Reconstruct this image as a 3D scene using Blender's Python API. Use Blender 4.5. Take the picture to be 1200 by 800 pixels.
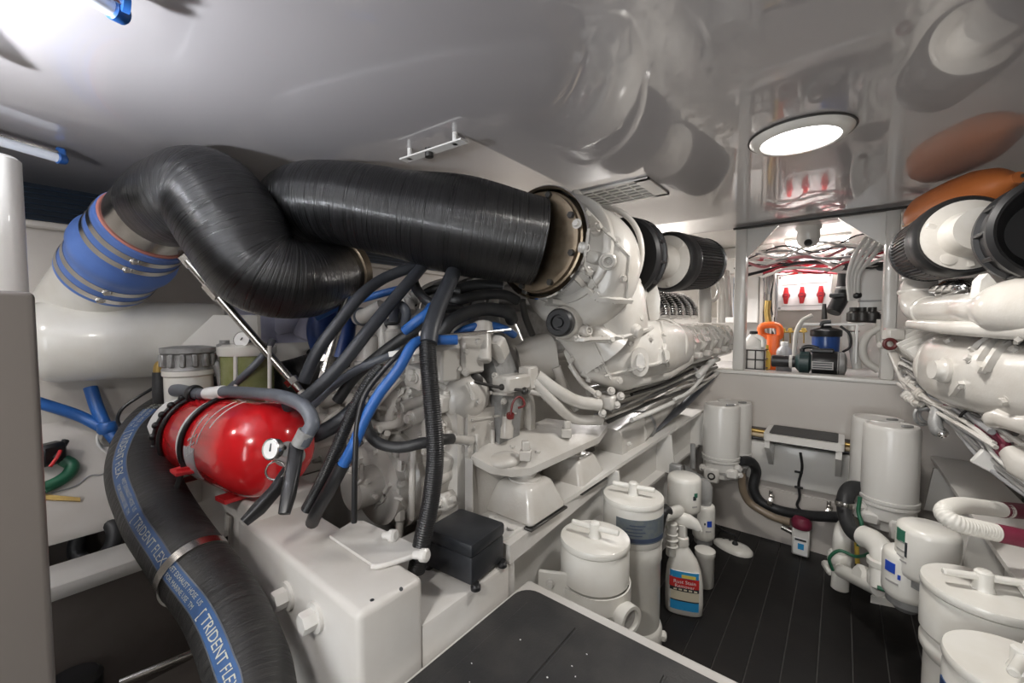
import bpy, bmesh, math, random
from mathutils import Vector, Matrix, Quaternion
for o in list(bpy.data.objects): bpy.data.objects.remove(o, do_unlink=True)
SC = bpy.context.scene
COL = SC.collection
rnd = random.Random(7)
V = Vector
# ---------------------------------------------------------------- camera
F_PX = 480.0
YAW, PIT = math.radians(38.84), math.radians(2.69)
CAM = V((0, 0, 1.13))
CEIL = 1.64
FW = V((-math.sin(YAW)*math.cos(PIT), math.cos(YAW)*math.cos(PIT), -math.sin(PIT)))
RT = V((math.cos(YAW), math.sin(YAW), 0))
UP = RT.cross(FW)
cd = bpy.data.cameras.new('camera')
cd.sensor_width = 36; cd.lens = 36*F_PX/1200; cd.clip_start = .02
cam = bpy.data.objects.new('camera', cd); COL.objects.link(cam)
cam.matrix_world = Matrix(((RT.x, UP.x, -FW.x, CAM.x), (RT.y, UP.y, -FW.y, CAM.y), (RT.z, UP.z, -FW.z, CAM.z), (0, 0, 0, 1)))
SC.camera = cam
SC.view_settings.view_transform = 'Standard'
SC.view_settings.look = 'None'
SC.view_settings.gamma = 1
SC.view_settings.use_curve_mapping = False
SC.view_settings.exposure = -.2
w = bpy.data.worlds.new('world'); SC.world = w; w.use_nodes = True
w.node_tree.nodes['Background'].inputs[0].default_value = (.8, .85, 1, 1)
w.node_tree.nodes['Background'].inputs[1].default_value = .15
def area_light(name, loc, size, power, color=(1, 1, 1), target=None, spread=180):
    l = bpy.data.lights.new(name, 'AREA'); l.shape = 'DISK'; l.size = size; l.energy = power; l.color = color
    l.spread = math.radians(spread)
    o = bpy.data.objects.new(name, l); COL.objects.link(o); o.location = loc
    d = (V(target)-V(loc)) if target else V((0, 0, -1))
    o.rotation_euler = d.to_track_quat('-Z', 'Y').to_euler()
    return o
# ---------------------------------------------------------------- pixel rays -> points at a real depth / plane
def ray(x, y): return FW + RT*((x-600)/F_PX) - UP*((y-400)/F_PX)
def D(x, y, d): return CAM + ray(x, y)*d
def PL(k, x, y, v):
    r = ray(x, y); return CAM + r*((v-CAM[k])/r[k])
def PX(x, y, v): return PL(0, x, y, v)
def PY(x, y, v): return PL(1, x, y, v)
def PZ(x, y, v): return PL(2, x, y, v)
# ---------------------------------------------------------------- materials
MATS = {}
def mat(name, col, rough=.5, metal=0, coat=0, bump=None, var=None, emit=0, trans=0, alpha=1, spec=.5, wear=None, scale=20):
    m = bpy.data.materials.new(name); m.use_nodes = True; nt = m.node_tree; N = nt.nodes; L = nt.links
    b = N['Principled BSDF']
    b.inputs['Base Color'].default_value = (*col, 1); b.inputs['Roughness'].default_value = rough
    b.inputs['Metallic'].default_value = metal; b.inputs['Coat Weight'].default_value = coat
    b.inputs['Coat Roughness'].default_value = .03; b.inputs['Specular IOR Level'].default_value = spec
    b.inputs['Transmission Weight'].default_value = trans; b.inputs['Alpha'].default_value = alpha
    if emit: b.inputs['Emission Color'].default_value = (*col, 1); b.inputs['Emission Strength'].default_value = emit
    tc = N.new('ShaderNodeTexCoord')
    if var:   # broad colour variation plus fine specks: var = (other colour, amount)
        nz = N.new('ShaderNodeTexNoise'); nz.inputs['Scale'].default_value = scale; nz.inputs['Detail'].default_value = 6
        L.new(tc.outputs['Object'], nz.inputs['Vector'])
        mp = N.new('ShaderNodeMapRange'); mp.inputs[1].default_value = .42; mp.inputs[2].default_value = .72; mp.inputs[4].default_value = var[1]
        L.new(nz.outputs[0], mp.inputs[0])
        mx = N.new('ShaderNodeMix'); mx.data_type = 'RGBA'
        mx.inputs[6].default_value = (*col, 1); mx.inputs[7].default_value = (*var[0], 1)
        L.new(mp.outputs[0], mx.inputs[0]); L.new(mx.outputs[2], b.inputs['Base Color'])
        m['mix'] = mx.name
    if bump:  # (kind, scale, strength)
        kind, sc, st = bump
        if kind == 'noise':
            t = N.new('ShaderNodeTexNoise'); t.inputs['Scale'].default_value = sc; t.inputs['Detail'].default_value = 4
        else:
            t = N.new('ShaderNodeTexVoronoi'); t.inputs['Scale'].default_value = sc
        L.new(tc.outputs['Object'], t.inputs['Vector'])
        bp = N.new('ShaderNodeBump'); bp.inputs['Strength'].default_value = st; bp.inputs['Distance'].default_value = .01
        L.new(t.outputs[0], bp.inputs['Height']); L.new(bp.outputs[0], b.inputs['Normal'])
    MATS[name] = m
    return m
W1 = mat('white_paint', (.66, .645, .615), .28, coat=.25, var=((.60, .57, .52), .5), scale=5, bump=('noise', 90, .03))
W2 = mat('engine_white', (.57, .55, .515), .26, coat=.3, var=((.44, .40, .35), .6), scale=9, bump=('noise', 140, .06))
GELC = mat('gelcoat', (.62, .605, .58), .35, coat=.15, var=((.50, .46, .41), .6), scale=4, bump=('noise', 60, .04))
SHADEG = mat('shade_dark_gelcoat', (.14, .125, .113), .4, coat=.1, var=((.15, .13, .115), .4), scale=4)  # gelcoat darkened: shade on the left box is put into the colour
HULL = mat('hull_paint', (.52, .49, .455), .5, var=((.40, .36, .32), .6), scale=5, bump=('noise', 40, .06))
BULK = mat('bulkhead_paint', (.52, .485, .45), .22, coat=.3, var=((.46, .42, .385), .4), scale=3)
CEILM = mat('glossy_ceiling', (.37, .352, .355), .28, coat=1, spec=.5, var=((.34, .322, .325), .4), scale=2)
PVC = mat('pvc_white', (.74, .725, .68), .25, coat=.2, var=((.62, .58, .50), .4), scale=12)
LABW = mat('label_white', (.78, .78, .77), .4)
BLK = mat('black_plastic', (.014, .014, .015), .38)
BLK2 = mat('black_box_plastic', (.012, .014, .018), .42, var=((.05, .05, .055), .35), scale=16, bump=('noise', 60, .05))
RUB = mat('black_rubber', (.016, .0165, .018), .5, var=((.05, .05, .05), .35), scale=25, bump=('noise', 120, .06))
GRY = mat('grey_rubber_hose', (.028, .031, .038), .45, var=((.055, .058, .065), .4), scale=14)
GRYL = mat('light_grey_hose', (.085, .095, .115), .4, var=((.20, .21, .22), .3), scale=14)
BLU = mat('blue_hose', (.018, .105, .36), .42, var=((.02, .06, .18), .5), scale=14)
SIL = mat('blue_silicone', (.10, .20, .55), .45, bump=('noise', 80, .08), var=((.14, .25, .60), .5), scale=10)
STL = mat('stainless', (.62, .60, .57), .24, metal=1, var=((.45, .43, .40), .5), scale=30)
CHR = mat('polished_steel', (.82, .82, .82), .10, metal=1)
BRN = mat('heat_tinted_steel', (.30, .24, .17), .35, metal=.85, var=((.16, .11, .07), .6), scale=30)
DMET = mat('dark_metal', (.06, .058, .055), .4, metal=.6)
GMET = mat('grey_casting', (.30, .30, .295), .5, metal=.3, var=((.16, .155, .15), .6), scale=40)
RED = mat('red_enamel', (.60, .012, .016), .18, coat=.6)
REDP = mat('red_plastic', (.55, .02, .025), .4)
ORG = mat('orange_vinyl', (.62, .19, .05), .45, bump=('noise', 50, .04), var=((.48, .13, .03), .6), scale=6)
ORGP = mat('orange_plastic', (.80, .14, .02), .38)
MAR = mat('maroon_sleeve', (.17, .015, .04), .5, bump=('noise', 300, .15))
GRN = mat('green_hose', (.012, .10, .05), .4)
BRS = mat('brass', (.52, .36, .12), .35, metal=.9, var=((.3, .2, .08), .5), scale=40)
YEL = mat('yellow_paint', (.55, .38, .06), .45)
OLV = mat('olive_filter_glass', (.20, .22, .085), .25, coat=.5, var=((.30, .31, .16), .5), scale=40)
CLR = mat('clear_bowl', (.55, .55, .54), .12, alpha=.55, coat=.5)
FLR = mat('dark_floor_plank', (.009, .0085, .0085), .48, spec=.3, var=((.018, .015, .014), .5), scale=9, bump=('noise', 30, .05))
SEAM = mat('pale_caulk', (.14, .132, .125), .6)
MATM = mat('black_tread_mat', (.020, .020, .0205), .55, var=((.065, .06, .055), .45), scale=11, bump=('noise', 200, .12))
DKB = mat('bilge_dirt_and_shade', (.10, .085, .075), .6, var=((.05, .042, .036), .7), scale=6)  # brown of the dirty bilge, also the shade of the bulkhead gap
MESH = mat('dark_blue_mesh', (.010, .020, .038), .6)
CORK = mat('white_corrugated_hose', (.68, .66, .61), .35)
WIRW = mat('white_cable', (.62, .61, .585), .45)
WIRR = mat('red_cable', (.40, .03, .05), .45)
WIRG = mat('grey_cable', (.25, .25, .255), .5)
PRNT = mat('hose_print', (.50, .50, .42), .5)
PRTD = mat('dark_print', (.03, .035, .04), .5)
STRP = mat('hose_stripe_blue', (.045, .105, .25), .45, var=((.035, .07, .16), .6), scale=30)
LBLB = mat('label_blue', (.03, .30, .62), .35)
LBLR = mat('label_red', (.55, .03, .03), .35)
LBLC = mat('label_cream', (.66, .60, .46), .4)
LBLY = mat('label_yellow', (.75, .60, .12), .4)
BLUF = mat('blue_filter_housing', (.015, .07, .28), .3, coat=.4)
JUG = mat('translucent_jug', (.70, .69, .66), .35)
LENS = mat('lamp_diffuser', (1, .985, .96), .4, emit=9)
FILLG = mat('fill_glow', (.95, .98, 1), .4, emit=5)  # glow of the added fill opening
TUBEL = mat('lit_tube', (.88, .92, 1), .3, emit=14)
LENS2 = mat('lamp_panel', (1, .97, .94), .4, emit=5)
GREYP = mat('grey_plate', (.36, .35, .34), .4, var=((.28, .27, .26), .4), scale=6)
LABG = mat('label_grey_blue', (.16, .19, .22), .35, metal=.3, var=((.26, .28, .24), .6), scale=60)
CEILM.node_tree.nodes['Principled BSDF'].inputs['Coat IOR'].default_value = 2.0
# wrapped black exhaust hose: bands of tape that follow the tube (UV: u around, v along)
def wrap_mat(name, col, hi, rough=.30, vs=220):
    m = mat(name, col, rough, coat=.5, spec=.4); pb_ = m.node_tree.nodes['Principled BSDF']; pb_.inputs['Coat Roughness'].default_value = .15; pb_.inputs['Coat IOR'].default_value = 1.6; nt = m.node_tree; N = nt.nodes; L = nt.links; b = N['Principled BSDF']
    uv = N.new('ShaderNodeUVMap'); mp = N.new('ShaderNodeMapping'); mp.inputs['Scale'].default_value = (.9, vs, 1)
    L.new(uv.outputs[0], mp.inputs[0])
    n = N.new('ShaderNodeTexNoise'); n.inputs['Scale'].default_value = 1; n.inputs['Detail'].default_value = 5; n.inputs['Roughness'].default_value = .65
    L.new(mp.outputs[0], n.inputs['Vector'])
    bp = N.new('ShaderNodeBump'); bp.inputs['Strength'].default_value = .75; bp.inputs['Distance'].default_value = .006
    L.new(n.outputs[0], bp.inputs['Height']); L.new(bp.outputs[0], b.inputs['Normal'])
    r = N.new('ShaderNodeMapRange'); r.inputs[1].default_value = .35; r.inputs[2].default_value = .7; r.inputs[3].default_value = rough-.12; r.inputs[4].default_value = rough+.22
    L.new(n.outputs[0], r.inputs[0]); L.new(r.outputs[0], b.inputs['Roughness'])
    mx = N.new('ShaderNodeMix'); mx.data_type = 'RGBA'; mx.inputs[6].default_value = (*col, 1); mx.inputs[7].default_value = (*hi, 1)
    r2 = N.new('ShaderNodeMapRange'); r2.inputs[1].default_value = .5; r2.inputs[2].default_value = .8
    L.new(n.outputs[0], r2.inputs[0]); L.new(r2.outputs[0], mx.inputs[0]); L.new(mx.outputs[2], b.inputs['Base Color'])
    return m
WRAP = wrap_mat('wrapped_black_hose', (.004, .004, .0045), (.014, .014, .015), .33)
BIGH = wrap_mat('ribbed_rubber_hose', (.020, .0195, .019), (.050, .047, .043), .50, 90)
for k_, v_ in (('Coat Weight', .1), ('Coat Roughness', .4), ('Specular IOR Level', .4)): BIGH.node_tree.nodes['Principled BSDF'].inputs[k_].default_value = v_
for l_ in list(WRAP.node_tree.links):
    if l_.to_socket.name == 'Normal': WRAP.node_tree.links.new(l_.from_socket, WRAP.node_tree.nodes['Principled BSDF'].inputs['Coat Normal'])
# ---------------------------------------------------------------- mesh builder
def basis(axis, up=None):
    a = V(axis).normalized(); u = V(up) if up else (V((0, 0, 1)) if abs(a.z) < .9 else V((1, 0, 0)))
    x = u.cross(a).normalized(); y = a.cross(x)
    return x, y, a
def catmull(P, k=6):
    P = [V(p) for p in P]
    if len(P) < 3: return P
    Q = [P[0]*2-P[1]]+P+[P[-1]*2-P[-2]]; out = []
    for i in range(1, len(Q)-2):
        a, b, c, d = Q[i-1:i+3]
        for j in range(k):
            t = j/k
            out.append(.5*((2*b)+(c-a)*t+(2*a-5*b+4*c-d)*t*t+(3*b-a-3*c+d)*t**3))
    out.append(P[-1]); return out
def lerp_list(R, n):
    if not isinstance(R, (list, tuple)): return [R]*n
    out = []
    for i in range(n):
        t = i/(n-1)*(len(R)-1); j = min(int(t), len(R)-2); f = t-j; f = f*f*(3-2*f) if len(R) > 2 else f
        out.append(R[j]*(1-f)+R[j+1]*f)
    return out
def frames(P):
    T = [((P[min(i+1, len(P)-1)]-P[max(i-1, 0)]).normalized()) for i in range(len(P))]
    x, y, a = basis(T[0]); X = [x]
    for i in range(1, len(P)):
        q = T[i-1].rotation_difference(T[i]); x = q @ X[-1]; x = (x-T[i]*x.dot(T[i])).normalized(); X.append(x)
    return T, X
class MB:
    def __init__(s): s.v = []; s.f = []; s.uv = {}
    def add(s, vs, fs):
        o = len(s.v); s.v += [tuple(p) for p in vs]; s.f += [tuple(i+o for i in f) for f in fs]; return s
    def box(s, c, size, rot=None, bev=0, seg=1, taper=1):
        bm = bmesh.new(); bmesh.ops.create_cube(bm, size=1)
        for q in bm.verts:
            tp = taper if q.co.z > 0 else 1
            q.co = V((q.co.x*size[0]*tp, q.co.y*size[1]*tp, q.co.z*size[2]))
        if bev: bmesh.ops.bevel(bm, geom=bm.edges[:], offset=bev, segments=seg, profile=.5, affect='EDGES')
        R = rot if rot is not None else Matrix.Identity(3)
        bm.verts.index_update()
        s.add([V(c)+R @ q.co for q in bm.verts], [[q.index for q in f.verts] for f in bm.faces]); bm.free(); return s
    def span(s, a, b, bev=0, seg=1):       # axis-aligned box between two corners
        a, b = V(a), V(b); return s.box((a+b)/2, [abs(b[i]-a[i]) for i in range(3)], None, bev, seg)
    def loft(s, rings, cap=True, closed=False):
        n = len(rings[0]); vs = [p for r in rings for p in r]; fs = []
        m = len(rings)
        for i in range(m if closed else m-1):
            for j in range(n):
                a, b = i*n, ((i+1) % m)*n
                fs.append((a+j, a+(j+1) % n, b+(j+1) % n, b+j))
        if cap and not closed: fs += [tuple(range(n-1, -1, -1)), tuple(range((m-1)*n, m*n))]
        return s.add(vs, fs)
    def lathe(s, o, axis, prof, n=32, up=None, cap=True, squash=1):
        x, y, a = basis(axis, up); o = V(o)
        return s.loft([[o+a*h+(x*math.cos(2*math.pi*j/n)+y*squash*math.sin(2*math.pi*j/n))*max(r, 1e-4) for j in range(n)] for r, h in prof], cap)
    def cyl(s, p0, p1, r0, r1=None, n=20, ch=0):
        p0, p1 = V(p0), V(p1); r1 = r0 if r1 is None else r1; h = (p1-p0).length
        pr = [(r0, 0), (r1, h)] if not ch else [(r0-ch, 0), (r0, ch), (r1, h-ch), (r1-ch, h)]
        return s.lathe(p0, p1-p0, pr, n)
    def tube(s, P, r, n=12, k=6, sm=True, corr=None, cap=True, uv=False):
        P = catmull(P, k) if sm else [V(p) for p in P]
        if corr:   # (pitch, amplitude): resample by length, ringed radius
            pit, amp = corr; Q = [P[0]]; acc = 0; step = pit/4
            for i in range(len(P)-1):
                L = (P[i+1]-P[i]).length; t = step-acc
                while t <= L: Q.append(P[i].lerp(P[i+1], t/L)); t += step
                acc = L-(t-step)
            P = Q
        T, X = frames(P); R = lerp_list(r, len(P)); rings = []
        if corr: R = [R[i]+(0, corr[1], corr[1], 0)[i % 4] for i in range(len(P))]
        o = len(s.v); dist = 0
        for i, p in enumerate(P):
            y = T[i].cross(X[i]); rings.append([p+(X[i]*math.cos(2*math.pi*j/n)+y*math.sin(2*math.pi*j/n))*R[i] for j in range(n)])
            if uv:
                if i: dist += (p-P[i-1]).length
                for j in range(n): s.uv[o+i*n+j] = (j/n, dist)
        return s.loft(rings, cap)
    def ell(s, c, r, rot=None, n=20, m=12):
        R = rot if rot is not None else Matrix.Identity(3); c = V(c); r = (r, r, r) if not isinstance(r, (tuple, list)) else r
        rings = [[c+R @ V((r[0]*math.sin(t)*math.cos(2*math.pi*j/n), r[1]*math.sin(t)*math.sin(2*math.pi*j/n), -r[2]*math.cos(t))) for j in range(n)]
                 for t in [max(.02, min(math.pi-.02, math.pi*i/m)) for i in range(m+1)]]
        return s.loft(rings)
    def prism(s, poly, off):
        off = V(off); poly = [V(p) for p in poly]; n = len(poly)
        return s.loft([poly, [p+off for p in poly]])
    def torus(s, c, axis, R, r, n=32, m=10, a0=0, a1=2*math.pi, up=None, flat=1):
        x, y, a = basis(axis, up); c = V(c); full = abs(a1-a0-2*math.pi) < 1e-6; k = n if full else n+1; rings = []
        for i in range(k):
            t = a0+(a1-a0)*i/n; d = x*math.cos(t)+y*math.sin(t)
            rings.append([c+d*(R+r*math.cos(2*math.pi*j/m))+a*(r*flat*math.sin(2*math.pi*j/m)) for j in range(m)])
        return s.loft(rings, cap=not full, closed=full)
    def hexb(s, p, axis, r, h, washer=True):
        p = V(p); a = V(axis).normalized()
        if washer: s.lathe(p, a, [(r*1.45, 0), (r*1.45, h*.22)], 18)
        s.lathe(p, a, [(r, 0), (r, h*.92), (r*.9, h)], 6); return s
    def rbox(s, P, w, h, e=4, n=24, up=None, cap=True):     # loft of superellipse sections along P; w,h = lists of half sizes
        P = [V(p) for p in P]; Wl = lerp_list(w, len(P)); Hl = lerp_list(h, len(P)); rings = []
        for i, p in enumerate(P):
            t = (P[min(i+1, len(P)-1)]-P[max(i-1, 0)]); x, y, a = basis(t, up); rg = []
            for j in range(n):
                c, q = math.cos(2*math.pi*j/n), math.sin(2*math.pi*j/n)
                rg.append(p+x*Wl[i]*math.copysign(abs(c)**(2/e), c)+y*Hl[i]*math.copysign(abs(q)**(2/e), q))
            rings.append(rg)
        return s.loft(rings, cap)
def base_of(o):
    p = V((0, 0, 0))
    while o is not None: p += o.location; o = o.parent
    return p
def obj(name, mb, m, parent=None, ang=38, **props):
    me = bpy.data.meshes.new(name); b = base_of(parent) if parent else V((0, 0, 0))
    vs = [V(p)-b for p in mb.v]; loc = V((0, 0, 0))
    if parent is None and not props.pop('world', False):
        n = len(vs); loc = V((sum(p.x for p in vs)/n, sum(p.y for p in vs)/n, min(p.z for p in vs))); vs = [p-loc for p in vs]
    props.pop('world', None)
    me.from_pydata([tuple(p) for p in vs], [], mb.f)
    bm = bmesh.new(); bm.from_mesh(me); bmesh.ops.recalc_face_normals(bm, faces=bm.faces[:]); bm.to_mesh(me); bm.free()
    me.shade_smooth(); me.set_sharp_from_angle(angle=math.radians(ang))
    if mb.uv:
        ul = me.uv_layers.new(name='UVMap')
        for lp in me.loops:
            ul.data[lp.index].uv = mb.uv.get(lp.vertex_index, (0, 0))
        for pl in me.polygons:      # seam: faces that wrap from u~1 to u=0
            us = [ul.data[i].uv[0] for i in pl.loop_indices]
            if max(us)-min(us) > .5:
                for i in pl.loop_indices:
                    if ul.data[i].uv[0] < .5: ul.data[i].uv[0] += 1
    me.materials.append(m)
    o = bpy.data.objects.new(name, me); COL.objects.link(o); o.parent = parent; o.location = loc
    for k, q in props.items(): o[k] = q
    return o
def thing(name, label, cat, loc=(0, 0, 0), group=None):
    o = bpy.data.objects.new(name, None); COL.objects.link(o); o.location = loc; o.empty_display_size = .05
    o['label'] = label; o['category'] = cat
    if group: o['group'] = group
    return o
def struct(name, mb, m, parent=None, ang=38):
    o = obj(name, mb, m, parent, ang)
    if parent is None: o['kind'] = 'structure'
    return o
def solo(name, mb, m, label, cat, group=None, ang=38):
    o = obj(name, mb, m, None, ang); o['label'] = label; o['category'] = cat
    if group: o['group'] = group
    return o
def share(o, parent, off):     # a further copy of a part (shared mesh)
    c = o.copy(); COL.objects.link(c); c.parent = parent; c.location = o.location+V(off); return c
def text_mesh(s, size, thick=0):       # flat text as (verts, faces) in its own plane, x along the line
    c = bpy.data.curves.new('t', 'FONT'); c.body = s; c.size = size; c.align_x = 'CENTER'; c.align_y = 'CENTER'; c.resolution_u = 2
    o = bpy.data.objects.new('t', c); COL.objects.link(o)
    me = bpy.data.meshes.new_from_object(o)
    vs = [q.co.copy() for q in me.vertices]; fs = [tuple(p.vertices) for p in me.polygons]
    bpy.data.objects.remove(o); bpy.data.curves.remove(c); bpy.data.meshes.remove(me)
    return vs, fs
def text_on(mb, s, size, fn):          # fn(x, y) -> point
    vs, fs = text_mesh(s, size); mb.add([fn(q.x, q.y) for q in vs], fs); return mb
# ================================================================ SETTING
# lamps of the compartment: recessed round downlights in the ceiling (the one in view, the rest of the run behind the camera)
def downlight(x, y, power, label, r=.118, z=CEIL, em=LENS):
    t = thing('ceiling_downlight', label, 'ceiling light', (x, y, z), 'recessed round ceiling lights')
    obj('trim_ring', MB().lathe((x, y, z), (0, 0, -1), [(r+.004, -.004), (r, .006), (r-.012, .016), (r*.78, .018), (r*.74, .010)], 48, cap=False), W1, t)
    obj('shadow_gap', MB().torus((x, y, z-.002), (0, 0, 1), r+.003, .003, 48, 6), DMET, t)
    obj('diffuser', MB().lathe((x, y, z-.011), (0, 0, -1), [(r*.75, 0), (r*.74, .003), (.001, .004)], 48), em, t)
    l = bpy.data.lights.new('downlight_bulb', 'AREA'); l.shape = 'DISK'; l.size = r*1.3; l.energy = power; l.color = (1, .96, .91)
    o = bpy.data.objects.new('downlight_bulb', l); COL.objects.link(o); o.location = (x, y, z-.024)
    return t
# added glowing opening, unseen behind the camera, for frontal fill light
hw_ = struct('added_fill_window', MB().span((-.78, -1.305, .42), (-.72, -1.28, 1.56)).span((.30, -1.305, .42), (.36, -1.28, 1.56)).span((-.78, -1.305, 1.50), (.36, -1.28, 1.56)).span((-.78, -1.305, .42), (.36, -1.28, .48)), W1)
obj('fill_pane', MB().span((-.72, -1.302, .48), (.30, -1.298, 1.50)), FILLG, hw_)
hl_ = bpy.data.lights.new('added_fill_light', 'AREA'); hl_.shape = 'RECTANGLE'; hl_.size = .9; hl_.size_y = .9; hl_.energy = 3.5; hl_.color = (.97, .98, 1)
ho_ = bpy.data.objects.new('added_fill_light', hl_); COL.objects.link(ho_); ho_.location = (-.2, -1.27, 1.0); ho_.rotation_euler = (math.radians(90), 0, 0)
LP = PZ(937, 158, CEIL)
downlight(LP.x, LP.y, 9.5, 'lit round white downlight recessed in the glossy ceiling above the walkway')
downlight(-.15, -.55, 17, 'round ceiling downlight over the aisle behind the camera')
downlight(-1.45, -.55, 5, 'round ceiling downlight over the outboard side behind the camera')

YB = 2.50            # bulkhead between engine space and pump space
# floor: dark planks on a pale caulked bed
fl = struct('floor', MB().span((-2.6, -1.3, -.06), (1.6, 2.55, -.006)), SEAM)
first = None
for k in range(-7, 7):
    x0 = -.030+.0905*k
    if first is None:
        first = obj('plank', MB().span((x0+.0011, -.6, -.02), (x0+.0894, 2.5, 0), .0015), FLR, fl); fx = x0
    else: share(first, fl, (x0-fx, 0, 0))
struct('ceiling', MB().span((-2.6, -1.3, CEIL), (1.7, YB+.03, CEIL+.05)), CEILM)
struct('wall_back', MB().span((-2.6, -1.35, -.05), (1.7, -1.3, CEIL+.05)), SHADEG)  # unseen wall, coloured dark to cut bounced fill light
wr = struct('wall_right', MB().span((1.35, -1.3, -.05), (1.4, 3.5, 1.9)), BULK)
# hull side: upper part with a dark meshed opening, ledge, sloping lower skin
hl = MB().span((-2.14, -1.3, .72), (-2.09, 3.5, 1.455)).span((-2.5, -1.3, 1.44), (-2.06, 3.5, 1.463), .006)
sk_ = MB().prism([(-2.1, -1.3, .80), (-1.86, -1.3, .49), (-1.86, -1.3, .45), (-2.6, -1.3, .45), (-2.6, -1.3, .80)], (0, 4.8, 0))
wl = struct('wall_left', hl, HULL)
struct('trim_8', sk_, HULL)
obj('lower_skin', MB().span((-2.0, -1.3, 0), (-1.95, 3.5, .45)), DKB, wl)
obj('meshed_opening', MB().span((-2.36, -1.3, 1.44), (-2.33, 3.5, CEIL)), MESH, wl)
mr = MB()
for i in range(9): mr.span((-2.33, -1.0, 1.47+i*.019), (-2.322, 2.4, 1.4725+i*.019))
obj('mesh_wire', mr, mat('mesh_wire_blue', (.02, .05, .10), .5), wl, kind='stuff')
# bilge between the stringers on the outboard side
bl = struct('trim_1', MB().span((-2.3, -1.2, -.005), (-1.0, 2.5, .02)), DKB)
# bulkhead: lower wall with sill, posts, beam and gussets
wf = struct('wall_front', MB().span((-2.6, YB, -.05), (1.5, YB+.05, .85)), BULK)
obj('sill', MB().span((-1.6, YB-.012, .85), (1.2, YB+.10, .869), .006, 2), W1, wf)
obj('seam_strip', MB().span((.215, YB-.004, .30), (.235, YB+.01, .85)), BULK, wf)
def post(name, x0, x1):
    return struct(name, MB().span((x0, YB-.002, .868), (x1, YB+.075, CEIL), .012, 2), W1)
pa = post('trim_2', -.464, -.408); pb = post('trim_3', .140, .190)
hdr = struct('trim_4', MB().span((-.46, YB-.014, CEIL-.012), (.20, YB+.08, CEIL+.0), .003), GREYP)
obj('seal_strip', MB().tube([(-.47, YB-.016, CEIL-.010), (.215, YB-.016, CEIL-.010)], .006, 8, sm=False), DMET, hdr)
gus = lambda xa, xb, xc: MB().prism([(xa, YB+.022, CEIL-.012), (xb, YB+.022, CEIL-.012), (xc, YB+.022, CEIL-.165), (xa, YB+.022, CEIL-.165)], (0, .02, 0))
obj('gusset', gus(-.410, -.270, -.408), W1, pa)
obj('gusset', MB().prism([(.142, YB+.022, CEIL-.012), (-.03, YB+.022, CEIL-.012), (.142, YB+.022, CEIL-.165)], (0, .02, 0)), W1, pb)
# pump space behind
struct('wall_far', MB().span((-2.6, 3.40, 0), (1.5, 3.45, 1.9)), W1)
struct('floor_pump', MB().span((-2.6, YB+.05, .80), (1.5, 3.45, .84)), GREYP)
struct('ceiling_pump', MB().span((-2.6, YB+.03, CEIL), (1.5, 3.45, 1.70)), W1)
# white deck-edge header running along the far wall
struct('trim_5', MB().span((-1.9, 3.0, 1.44), (-.36, 3.40, 1.55), .01).span((-1.9, 3.14, 1.56), (-.36, 3.38, CEIL), .01), W1)
# pump-space lamps
def panel_lamp(c, sx, sy, label, power):
    t = thing('panel_light', label, 'ceiling light', c)
    c = V(c)
    obj('lamp_body', MB().box(c-V((0, 0, .008)), (sx+.02, sy+.02, .016), None, .004), W1, t)
    obj('diffuser', MB().box(c-V((0, 0, .024)), (sx, sy, .016), None, .006, 2, 1), LENS2, t)
    l = bpy.data.lights.new('panel_bulb', 'AREA'); l.shape = 'RECTANGLE'; l.size = sx; l.size_y = sy; l.energy = power; l.color = (1, .95, .92)
    o = bpy.data.objects.new('panel_bulb', l); COL.objects.link(o); o.location = c-V((0, 0, .04))
PLc = PZ(957, 286, 1.60)
panel_lamp((PLc.x, PLc.y, CEIL), .30, .12, 'bright rectangular lamp behind the dome camera in the pump space', 13)
panel_lamp((-1.25, 2.85, CEIL), .5, .14, 'bright lamp over the white cabinets beyond the left engine', 30)
# tubular lamps with blue ends under the left of the ceiling
def tube_lamp(p, q, label, lit=0):
    p, q = V(p), V(q); t = thing('tube_lamp', label, 'lamp', (p+q)/2, 'tube lamps with blue ends'); d = (q-p).normalized()
    obj('tube', MB().cyl(p, q, .013, None, 16), mat('tube_white', (.80, .84, .90), .25) if 'tube_white' not in MATS else MATS['tube_white'] if not lit else TUBEL, t)
    obj('reflector_rail', MB().tube([p+V((0, 0, .014)), q+V((0, 0, .014))], .008, 8, sm=False), STL, t)
    obj('end_cap', MB().cyl(q-d*.004, q+d*.018, .016, .014, 16, .003).box(q+d*.007+V((0, 0, .018)), (.02, .02, .025), None, .004), BLU, t)
    return t
tube_lamp(PZ(-60, 148, 1.60), PZ(68, 185, 1.60), 'slim tube lamp with blue end over the dark mesh at far left')
tl = tube_lamp(PZ(60, -35, 1.60), PZ(132, 10, 1.60), 'slim tube lamp with blue ends cut by the upper picture edge')
obj('cross_rail', MB().cyl(PZ(95, -28, 1.605), PZ(150, 2, 1.605), .009, None, 12), STL, tl)
obj('end_cap', MB().cyl(PZ(143, -1, 1.603), PZ(152, 3, 1.603), .016, None, 12), BLU, tl)
tq = tube_lamp(PZ(-95, 10, 1.60), PZ(-28, 72, 1.60), 'lit tube lamp just outside the picture at upper left', 1)
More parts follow.
